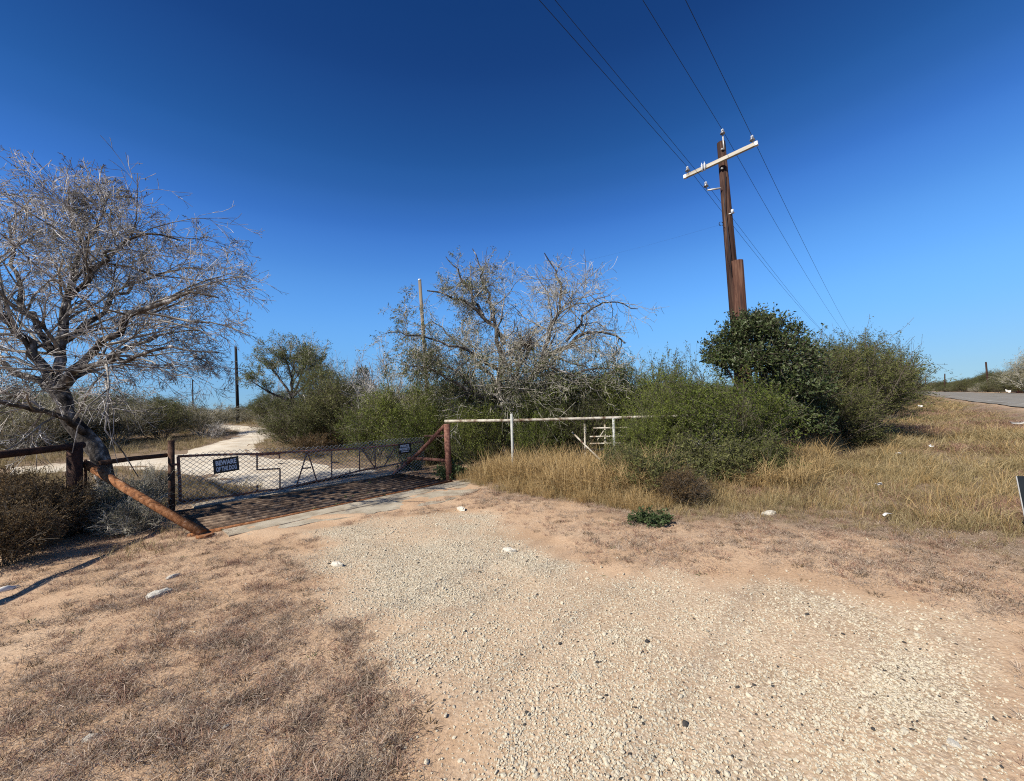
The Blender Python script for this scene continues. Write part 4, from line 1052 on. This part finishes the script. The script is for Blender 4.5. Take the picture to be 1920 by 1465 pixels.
# brush on the left beyond the track
k = 0
lab = ['grey-green brush just right of the leaning trunk', 'olive brush beyond the gate post', 'dusty brush overhanging the driveway bend from the left', 'pale grey brush behind the leaning trunk',
       'olive brush at the far left behind the fence rail', 'tall olive brush behind the leaning trunk', 'dusty brush second back along the left side', 'small grey bush at the inner edge of the driveway bend']
for (px, py, Y, me, sx) in ((215, 740, 20.5, M_grey[0], 1.1), (300, 742, 22.5, M_olive[0], 1.15), (378, 752, 24.5, M_grey[1], 1.15), (120, 735, 19.5, M_grey[2], 1.15), (20, 735, 18.5, M_olive[1], 1.2),
                           (170, 725, 24, M_olive[0], 1.3), (260, 728, 26, M_grey[0], 1.3), (402, 790, 22.5, M_bare[1], .5)):
    h0 = 3.6 if me in M_bare else 2.6
    bush_obj('brush', me, B(px, Y), lab[k], 'bush', 'brush left of the driveway', (sx, sx, sc_h(px, py, Y, h0)), k * 1.3); k += 1
# far brush that reads as one mass
rng = np.random.default_rng(77)
def farbrush(n, smin, smax, pmin, pmax, seed):
    r = np.random.default_rng(seed); s = r.uniform(smin, smax, n); p = pmin + (pmax - pmin) * r.random(n) ** 1.3
    x = s * SX - p * TX; y = s * SY - p * TY
    return x, y
x, y = farbrush(1500, -60, 190, 15.5, 130, 1)
keep = (road_clear(x, y) > 1.3) & (y > 15.5) & ~((np.hypot(x, y) < 30) & (x > -9) & (x < -2) & (y < 18)) & ~((y < 27) & (np.abs((x / y) * 740 + 960 - 470) < 75))
x, y = x[keep], y[keep]; n = len(x)
hs = rng.uniform(.75, 1.2, n) * (1 - .25 * (np.abs((x / y) * 740 + 960 - 450) < 60))
scatter('brush_thicket', np.stack([x, y, terrain(x, y) - .05], 1), np.stack([np.zeros(n), np.zeros(n), rng.uniform(0, 6.28, n)], 1),
        np.stack([hs * 1.25, hs * 1.25, hs], 1), [M_grey[0], M_grey[1], M_olive[0], M_olive[1], M_feather[0], M_bare[0]], rng.choice(6, n, p=[.25, .2, .22, .18, .08, .07]), 'mixed olive and grey brush covering the land behind the fence', 'brush')
# behind the roadside row too, so that it never shows bare ground
x, y = farbrush(260, 14, 190, 4.2, 16, 2); keep = (y > 14.5) & (x / y < 1.02) & ((x / y * 740 + 960) > 1000); x, y = x[keep], y[keep]; n = len(x)
hs = rng.uniform(.6, .95, n)
scatter('roadside_brush', np.stack([x, y, terrain(x, y) - .05], 1), np.stack([np.zeros(n), np.zeros(n), rng.uniform(0, 6.28, n)], 1),
        np.stack([hs * 1.2, hs * 1.2, hs], 1), [M_olive[0], M_olive[1], M_feather[0], M_feather[1]], rng.integers(0, 4, n), 'olive brush continuing behind the roadside bushes', 'brush')
# across the road
x = []; r = np.random.default_rng(9)
s = r.uniform(60, 420, 420); t = 15.8 + 24 * r.random(420) ** 1.7; X = s * SX + t * TX; Y = s * SY + t * TY; n = len(X)
hs = r.uniform(.75, 1.5, n) * np.where(vnoise(s, 0 * s, .05, 3) > .45, 1.2, .8) * np.where(t < 19, .8, 1.1)
scatter('far_brush', np.stack([X, Y, terrain(X, Y) - .05], 1), np.stack([np.zeros(n), np.zeros(n), r.uniform(0, 6.28, n)], 1), np.stack([hs * 1.3, hs * 1.3, hs], 1),
        [M_feather[0], M_olive[0], M_olive[1], M_grey[2]], r.choice(4, n, p=[.2, .35, .35, .1]), 'low dark brush along the far side of the road', 'brush')
bt = at(1925, 700, 46)
bush_obj('bare_tree', M_grey[1], base(1935, 700, 58), 'pale greyish tree at the right edge across the road', 'tree', scale=(1.9, 1.9, sc_h(1922, 655, 58, 2.6)), rz=1.0)
a = r.uniform(-1.2, 1.2, 700); d = r.uniform(330, 800, 700); X = d * np.sin(a); Y = d * np.cos(a)
kp = (to_t(X, Y) < 2) | (to_t(X, Y) > 18); X, Y = X[kp], Y[kp]; n = len(X); hs = r.uniform(1.2, 2.2, n)
scatter('tree_line', np.stack([X, Y, terrain(X, Y) - .1], 1), np.stack([np.zeros(n), np.zeros(n), r.uniform(0, 6.28, n)], 1), np.stack([hs * 3, hs * 3, hs], 1),
        [M_olive[0], M_grey[1]], r.integers(0, 2, n), 'distant line of brush on the horizon', 'brush')

# ------------------------------------------------------------------ weeds beside the fence
M_twiggy = shrub_mesh('twiggy', 101, 1.15, .85, 56, 'leaf_greygreen', 'twig_pale', (.03, .010), 2, (9, 6), .7, .0, .0, .0038, .02, .1, wob=.25, stem_r=.008, env_soft=.3)
M_brown = [shrub_mesh('brown_weed_%d' % i, 110 + i, 1.05, .7, 60, 'leaf_rust', 'stem_brown', (.035, .013), 7, (7, 5), .35, .0, .0, .0026, .02, .0, wob=.2, stem_r=.006) for i in range(2)]
M_olivew = [shrub_mesh('olive_weed_%d' % i, 120 + i, .95, .8, 50, 'leaf_olive', 'stem_olive', (.045, .016), 7, (6, 5), .6, .0, .0, .0026, .025, .2, stem_r=.007) for i in range(2)]
M_greenw = [shrub_mesh('green_weed_%d' % i, 130 + i, .30, .32, 40, 'weed_green', 'stem_olive', (.038, .020), 6, (4, 3), .9, .0, .0, .0022, .012, .1, stem_r=.004) for i in range(2)]
def W(name, me, px, py, label, sc=1.0, rz=0.0, group=None, cat='weed', Y=None):
    l = hit(px, py) if Y is None else base(px, py, Y); l.z = float(ground_z(l.x, l.y))
    return bush_obj(name, me, l, label, cat, group, sc, rz)
W('twig_bush', M_twiggy, 225, 985, 'leafless grey twig bush under the orange brace pipe', (.85, .75, .85), .4, cat='bush')
W('twig_bush', M_twiggy, 285, 950, 'leafless grey twig bush between the corner post and the gate post', (.7, .6, .85), 2.4, cat='bush')
W('twig_bush', M_twiggy, 160, 1000, 'grey twig bush at the foot of the corner post', (.6, .6, .7), 1.4, cat='bush')
W('twig_bush', M_twiggy, 240, 1003, 'leafless grey twig bush in front of the orange brace pipe', (.62, .5, .55), 3.4, cat='bush')
wl_ = ['brown leafy weed clump at the left edge below the rail', 'brown leafy weed clump left of the corner post', 'brown weed clump nearest the camera at the left edge', 'brown weed clump behind the others at the left edge', 'brown weed clump right against the corner post']
for k, (px, py, s_) in enumerate(((30, 1030, 1.0), (85, 1020, .95), (5, 1062, .8), (-10, 990, 1.1), (125, 1000, .75))):
    W('brown_weed', M_brown[k % 2], px, py, wl_[k], s_, k * 1.1, 'brown weeds at the left fence')
W('green_weed', M_greenw[0], 1222, 984, 'low green weed spreading on bare sand at the grass edge', (1.15, .9, .75), .3)
W('green_weed', M_greenw[1], 846, 898, 'green weed at the foot of the right gate frame', (1.5, 1.2, 1.7), .3)
W('green_weed', M_greenw[0], 770, 882, 'green weed under the diagonal brace', (1.3, 1.3, 1.5), 1.3)
W('olive_weed', M_olivew[0], 1235, 930, 'olive weedy bush in front of the sprawling green bush', (1.15, .95, .9), .2, cat='bush')
W('olive_weed', M_olivew[1], 1330, 905, 'olive weedy bush below the soft green feathery bush', (1.35, 1.2, 1.1), 1.2, cat='bush')
W('olive_weed', M_olivew[0], 1440, 905, 'rounded olive weed left of the yellow tufts', (.85, .85, .9), 2.2, cat='bush')
W('olive_weed', M_olivew[1], 1170, 915, 'brownish olive weed among the tall tan grass', (.8, .8, .9), 3.2, cat='bush')
W('olive_weed', M_olivew[0], 1600, 838, 'low green weed at the foot of the tall olive bush', (1.3, 1.3, .9), 4.2, cat='bush')
W('brown_weed', M_brown[0], 1280, 945, 'low brown weed behind the green weed on the sand', (.75, .65, .55), 5.2)
W('olive_weed', M_olivew[0], 1395, 890, 'olive weed at the dark foot of the evergreen', (1.0, .9, 1.1), 1.9, cat='bush')
W('straw_tuft', clump_mesh('straw_tuft', 8, 420, .95, .5, 'straw_tan', .009, .45, .7), 615, 838, 'pale dry grass tuft beside the driveway behind the gate', 1.2, 0, cat='grass')

# ------------------------------------------------------------------ stuff on the ground
def polar(n, r0, r1, a0, a1, seed, pw=1.0):
    g_ = np.random.default_rng(seed); r = r0 * (r1 / r0) ** (g_.random(n) ** pw); a = np.radians(g_.uniform(a0, a1, n))
    return r * np.sin(a), r * np.cos(a), g_
def put(name, x, y, g_, sources, label, cat, smin, smax, tilt=.1, zoff=0.0, grow_r=0.0, probs=None, flatz=1.0):
    n = len(x); sc = g_.uniform(smin, smax, n) * (1 + grow_r * np.maximum(0, np.hypot(x, y) - 6))
    z = np.where(np.hypot(x, y) < 40, ground_z(x, y), terrain(x, y)) + zoff
    return scatter(name, np.stack([x, y, z], 1), np.stack([g_.normal(0, tilt, n), g_.normal(0, tilt, n), g_.uniform(0, 6.28, n)], 1),
                   np.stack([sc, sc, sc * flatz], 1), sources, g_.choice(len(sources), n, p=probs), label, cat)
def slab_clear(x, y):
    p = -to_t(x, y); s = to_s(x, y); return ~((p > 6.35) & (p < 7.6) & (s > 1.4) & (s < 6.3)) & ~((p > 7.5) & (p < 10.6) & (s > .9) & (s < 5.8))
# matted dead grass over the sand
MM = [mat_mesh('mat_a', 1, 70, .042, .075, 'straw_grey', .0008, .007), mat_mesh('mat_b', 2, 60, .055, .09, 'straw_grey', .0009, .009), mat_mesh('mat_c', 3, 70, .04, .07, 'straw_red', .0008, .007),
      clump_mesh('mat_d', 4, 34, .055, .020, 'straw_grey', .0020, .65, .6), clump_mesh('mat_e', 5, 30, .065, .024, 'straw_red', .0020, .6, .6), clump_mesh('mat_f', 6, 40, .05, .028, 'leaf_brown', .0022, .6, .5)]
x, y, g_ = polar(70000, 1.35, 14, -66, 66, 3, .8)
zg, zv, zt = zones(x, y); p = -to_t(x, y)
lft = smooth(.2, -.8, x + .14 * y)            # the left side is matted, the right only towards the grass
cl = smooth(.36, .62, fbm(x, y, 5.5, 4, 41)) * .8 + .2
den = (1 - smooth(.05, .4, zg)) * (.30 + .36 * zt) * np.where(lft > .5, cl, .4 + .6 * cl) * (p < 10) * (1 - .5 * smooth(.6, 1, zv))
dgr = poly_sdf(GRAVEL, x, y); den *= np.where(lft > .5, 1, np.clip(1.5 - np.abs(poly_sdf(VERGE, x, y)) / 1.2, .04, 1)) * smooth(-.2, .5, dgr + .3 * lft)
k = (g_.random(len(x)) < den) & slab_clear(x, y); x, y = x[k], y[k]
red = smooth(.45, .6, fbm(x, y, .8, 2, 51))
put('dead_grass', x, y, g_, MM, 'matted grey-brown dead grass lying on the sand', 'grass', .75, 1.5, .08, -.002, .04, [.22, .18, .12, .22, .14, .12])
x, y, g_ = polar(900, 1.6, 9, -60, 40, 13)
zg, zv, zt = zones(x, y); k = (g_.random(len(x)) < (1 - smooth(.0, .3, zg)) * .30) & (-to_t(x, y) < 7.2) & slab_clear(x, y); x, y = x[k], y[k]
put('sand_weeds', x, y, g_, [clump_mesh('sprig_a', 15, 16, .045, .02, 'weed_green', .006, .9, .4), clump_mesh('sprig_b', 16, 22, .05, .03, 'leaf_rust', .005, .8, .4)], 'tiny weeds dotted over the sand', 'weeds', .5, 1.3, .1)
# tan grass of the road verge
MV = [clump_mesh('verge_a', 11, 30, .19, .10, 'straw_verge', .0042, .5, .6), clump_mesh('verge_b', 12, 26, .25, .12, 'straw_verge', .0042, .42, .6), clump_mesh('verge_c', 13, 22, .30, .10, 'straw_tan', .0042, .35, .5), clump_mesh('verge_d', 14, 30, .17, .12, 'straw_red', .004, .6, .6)]
x, y, g_ = polar(52000, 3.4, 110, 0, 66, 4, .75)
d = poly_sdf(VERGE, x, y) + (fbm(x, y, 1.3, 4, 4) - .5) * .9
den = (1 - smooth(-1.3, .15, d)) * (.12 + .88 * smooth(.36, .60, fbm(x, y, 1.1, 4, 14))) * (1 - smooth(5.0, 5.7, to_t(x, y)))
k = g_.random(len(x)) < den; x, y = x[k], y[k]
hgt = (.40 + .62 * smooth(.0, 1.8, -poly_sdf(VERGE, x, y))) * (1 - .65 * smooth(2.0, 4.6, to_t(x, y))) * (.6 + .8 * fbm(x, y, .7, 3, 24)); n = len(x)
sc = g_.uniform(.75, 1.2, n) * hgt * (1 + .03 * np.maximum(0, np.hypot(x, y) - 8)); wd = sc * (1 + .05 * np.maximum(0, np.hypot(x, y) - 8))
scatter('verge_grass', np.stack([x, y, np.where(np.hypot(x, y) < 40, ground_z(x, y), terrain(x, y))], 1), np.stack([g_.normal(0, .1, n), g_.normal(0, .1, n), g_.uniform(0, 6.28, n)], 1),
        np.stack([wd, wd, np.minimum(sc, 1.6)], 1), MV, np.where(fbm(x, y, .5, 3, 71) + .10 * g_.normal(0, 1, n) > .55, 3, g_.choice(3, n, p=[.45, .4, .15])), 'tan dry grass covering the road verge', 'grass')
# tall tan grass along the pipe fence
MT = [clump_mesh('tall_a', 21, 20, .58, .14, 'straw_tan', .009, .3, .8), clump_mesh('tall_b', 22, 16, .78, .14, 'straw_tan', .009, .3, .7, .5), clump_mesh('tall_c', 23, 22, .45, .16, 'straw_verge', .008, .45, .7)]
TALL = [tuple(hit(a, c))[:2] for a, c in ((868, 905), (960, 925), (1080, 945), (1200, 958), (1300, 950))] + [tuple(at(1330, 800, 9.0))[:2], tuple(at(1150, 800, 10.4))[:2], tuple(at(960, 800, 11.2))[:2], tuple(at(848, 800, 10.6))[:2]]
x, y, g_ = polar(26000, 6, 13, -12, 32, 5)
k = (poly_sdf(TALL, x, y) + (fbm(x, y, 2, 3, 3) - .5) * .5 < 0) & (g_.random(len(x)) < .30 * (.35 + .65 * smooth(.35, .6, fbm(x, y, 2.2, 2, 23)))); x, y = x[k], y[k]
dd = smooth(.05, .6, -poly_sdf(TALL, x, y)); n = len(x); sc = g_.uniform(.6, 1.1, n) * (.4 + .6 * dd)
scatter('fence_grass', np.stack([x, y, ground_z(x, y)], 1), np.stack([g_.normal(0, .12, n), g_.normal(0, .12, n), g_.uniform(0, 6.28, n)], 1), np.stack([sc, sc, sc], 1),
        MT, g_.choice(3, n, p=[.4, .3, .3]), 'tall tan dry grass along the pipe fence', 'grass')
# yellow tufts below the right-hand bushes
x, y, g_ = polar(6000, 8, 40, 28, 46, 6)
k = (np.abs(to_t(x, y) + 1.9 + .5 * (fbm(x, y, .6, 2, 6) - .5)) < .9) & (fbm(x, y, 1.1, 2, 16) > .45); x, y = x[k], y[k]
put('yellow_tufts', x, y, g_, MT, 'yellowish dry tufts at the foot of the roadside bushes', 'grass', .55, .85, .15, 0, .02, [.5, .2, .3])
# dry grass of the pasture behind the gate
x, y, g_ = polar(30000, 9, 70, -62, 20, 7, .9)
k = (-to_t(x, y) > 10.7) & (road_clear(x, y) > -.25) & (g_.random(len(x)) < .25 + .6 * smooth(.4, .6, fbm(x, y, .5, 3, 19))); x, y = x[k], y[k]
put('pasture_grass', x, y, g_, [MV[0], MV[1], MT[2], MM[1]], 'sparse dry grass on the pasture behind the fence', 'grass', .45, .9, .12, 0, .03, [.3, .3, .15, .25])
# weeds in the pit below the guard pipes
g_ = np.random.default_rng(8); n = 420; s = g_.uniform(1.0, 5.7, n); p = 7.62 + 2.5 * g_.random(n) ** 1.8
k = fbm(s, p, 1.2, 2, 33) > .40; s, p = s[k], p[k]; X = s * SX - p * TX; Y = s * SY - p * TY
put('pit_weeds', X, Y, g_, [M_greenw[0], M_greenw[1], MV[0]], 'dry weeds growing up between the guard pipes', 'weeds', .45, .75, .1, 0, 0, [.06, .06, .88])
x, y, g_ = polar(500, 5.5, 9, -46, -30, 18)
p = -to_t(x, y); s = to_s(x, y); k = (s < .9) & (s > -.4) & (p > 6.9) & (p < 9.6); x, y = x[k], y[k]
put('fence_weeds', x, y, g_, [MV[3], MV[0], MM[1]], 'dry grass around the left fence posts', 'grass', .5, .9, .15, probs=[.3, .2, .5])
# gravel
SP = [stone_mesh('stone_%d' % i, i, 'pebble_pale', 1, .6, .3) for i in range(5)] + [stone_mesh('stone_%d' % i, i, 'pebble_dark', 1, .6, .3) for i in (5, 6)]
x, y, g_ = polar(480000, 1.3, 9.5, -60, 66, 9, .85)
zg, zv, zt = zones(x, y)
k = (g_.random(len(x)) < zg * (.45 + .55 * smooth(.35, .6, fbm(x, y, 3, 3, 61))) * .8 + .004) & slab_clear(x, y) & (zv < .5); x, y = x[k], y[k]; n = len(x)
sz = np.minimum(.016, np.exp(g_.normal(math.log(.0043), .42, n))) * (1 + .06 * np.maximum(0, np.hypot(x, y) - 3))
dark = g_.random(n) < .03
scatter('gravel', np.stack([x, y, ground_z(x, y) + sz * .28], 1), g_.uniform(-.5, 6.28, (n, 3)) * np.array([.1, .1, 1]), np.stack([sz * g_.uniform(.8, 1.5, n), sz, sz], 1),
        SP, np.where(dark, g_.integers(5, 7, n), g_.integers(0, 5, n)), 'loose pale gravel with scattered dark stones', 'gravel')

# ------------------------------------------------------------------ single stones, litter and the sign at the right edge
big = [stone_mesh('rock_%d' % i, 30 + i, 'limestone', 3, .5, .16) for i in range(4)]
for px, py, w, sy, k, lb in ((298, 1117, .115, .6, 0, 'largest white limestone rock on the matted grass at the left'), (325, 1083, .075, .4, 1, 'flat white stone just beyond the largest limestone rock'),
                         (171, 1384, .040, .7, 2, 'white broken stone near the lower left corner'), (424, 1366, .021, .8, 3, 'small round white stone in the grey matted grass'),
                         (1441, 966, .12, .5, 1, 'pale rock at the edge of the verge grass'), (632, 1062, .10, .35, 0, 'flat pale slab at the left edge of the gravel'),
                         (1788, 1400, .035, .6, 2, 'pale flat stone in the gravel at the lower right'), (865, 957, .13, .5, 3, 'pale stone patch just below the concrete apron'), (955, 1035, .10, .4, 0, 'pale stone half buried between sand and gravel')):
    l = hit(px, py); l.z = float(ground_z(l.x, l.y)) + w * .08
    o = obj('rock', big[k], None, l); o.scale = (w, w * sy, w * .7); o.rotation_euler = (.05, .06, px * .7); tag(o, lb, 'rock')
for px, py, w, lb in ((1286, 1368, .022, 'squarish black fragment on the gravel'), (1213, 1210, .022, 'dark stone in the middle of the gravel'), (1050, 1212, .018, 'dark stone left of the others on the gravel'), (1121, 1248, .016, 'small dark stone below the dark stones on the gravel')):
    l = hit(px, py); l.z = float(ground_z(l.x, l.y)) + w * .3
    o = obj('dark_stone', SP[5 if px != 1286 else 6], None, l); o.scale = (w, w * .7, w * .8); o.rotation_euler = (0, 0, px); tag(o, lb, 'stone')
def scrap(px, py, w, h, lb, Y=None, seed=0, lift=.05):
    g = np.random.default_rng(seed); n = 7
    l = hit(px, py) if Y is None else base(px, py, Y)
    u = np.linspace(-.5, .5, n); U, Vv = np.meshgrid(u, u)
    Z = .25 * h * np.sin(U * 5 + g.uniform(0, 6)) + .3 * h * np.cos(Vv * 4 + g.uniform(0, 6)) + g.normal(0, .05 * h, U.shape)
    V = np.stack([U * w * (1 + .2 * Vv), Vv * h, Z], -1).reshape(-1, 3); i = np.arange(n * n).reshape(n, n)
    F = np.stack([i[:-1, :-1], i[:-1, 1:], i[1:, 1:], i[1:, :-1]], -1).reshape(-1, 4)
    o = obj('litter', mesh('litter', [(V, F, 0)], ['paper_white'], True), None, (l.x, l.y, float(terrain(l.x, l.y)) + lift)); o.rotation_euler = (.5, .1, seed * 1.7)
    md = o.modifiers.new('thickness', 'SOLIDIFY'); md.thickness = .003
    tag(o, lb, 'litter'); return o
scrap(1650, 930, .09, .04, 'white paper scrap caught in the verge grass', seed=1, lift=.18)
scrap(1664, 980, .12, .03, 'thin white scrap near the front edge of the verge grass', seed=2, lift=.10)
scrap(1686, 868, .08, .05, 'small pale scrap in the middle of the verge grass', seed=3, lift=.22)
scrap(1748, 854, .11, .07, 'pale scrap far up the verge grass', seed=4, lift=.24)
scrap(1912, 803, .4, .1, 'long white scrap at the right edge of the verge', seed=5, lift=.2)
scrap(1723, 738, .28, .22, 'white scrap snagged on the last roadside bush', Y=30, seed=6, lift=.5)
scrap(1891, 740, .6, .4, 'white scrap on the far side of the road', Y=65, seed=7, lift=.4)
l = hit(18, 1105); o = scrap(14, 1108, .16, .06, 'shiny plastic scrap on the ground below the left rail', seed=8, lift=.02)
l = base(1914, 738, 66); dr = empty('red_drum', l); tag(dr, 'dark red rusty drum by the brush across the road', 'drum')
obj('barrel', lathe_mesh('barrel', [(.42, 0), (.44, .03), (.42, .06), (.42, .55), (.44, .6), (.42, .65), (.42, 1.15), (.44, 1.2), (.40, 1.22)], 'red_metal', 18), dr)
obj('lid', lathe_mesh('lid', [(.38, 1.2), (.38, 1.235), (.1, 1.235)], 'rust_dark', 18), dr)

a = at(1911, 893, 4.15); b2 = at(1911, 893, 4.15) + Vector((.50, -.22, .0)); c = at(1917.5, 972, 4.12)
h = (a - c).length; w = (b2 - a).length
so = sign('yard_sign', (b2 + c) / 2, b2 - a, (a - c).normalized(), w, h, [], 'black yard sign with white lettering cut by the right edge')
for (u, v_, lw, lh) in ((-.33, .33, .18, .12), (-.30, -.02, .26, .20)):
    q = obj('lettering', box_mesh('lettering', (lw * w, lh * h, .0024), 'sign_letters', .001), so); q.location = (u * w + .02, v_ * h, .0034)
q = obj('edge_trim', box_mesh('edge_trim', (.008, h, .006), 'galvanised', .001), so); q.location = (-w / 2 - .003, 0, 0)
for u in (-.35, .35):
    q = obj('stake', pipe_mesh('stake', [(0, -h / 2 - .30, -.008), (0, h / 2 - .05, -.008)], .005, 'wire_dark', 6), so); q.location = (u * w, 0, 0)
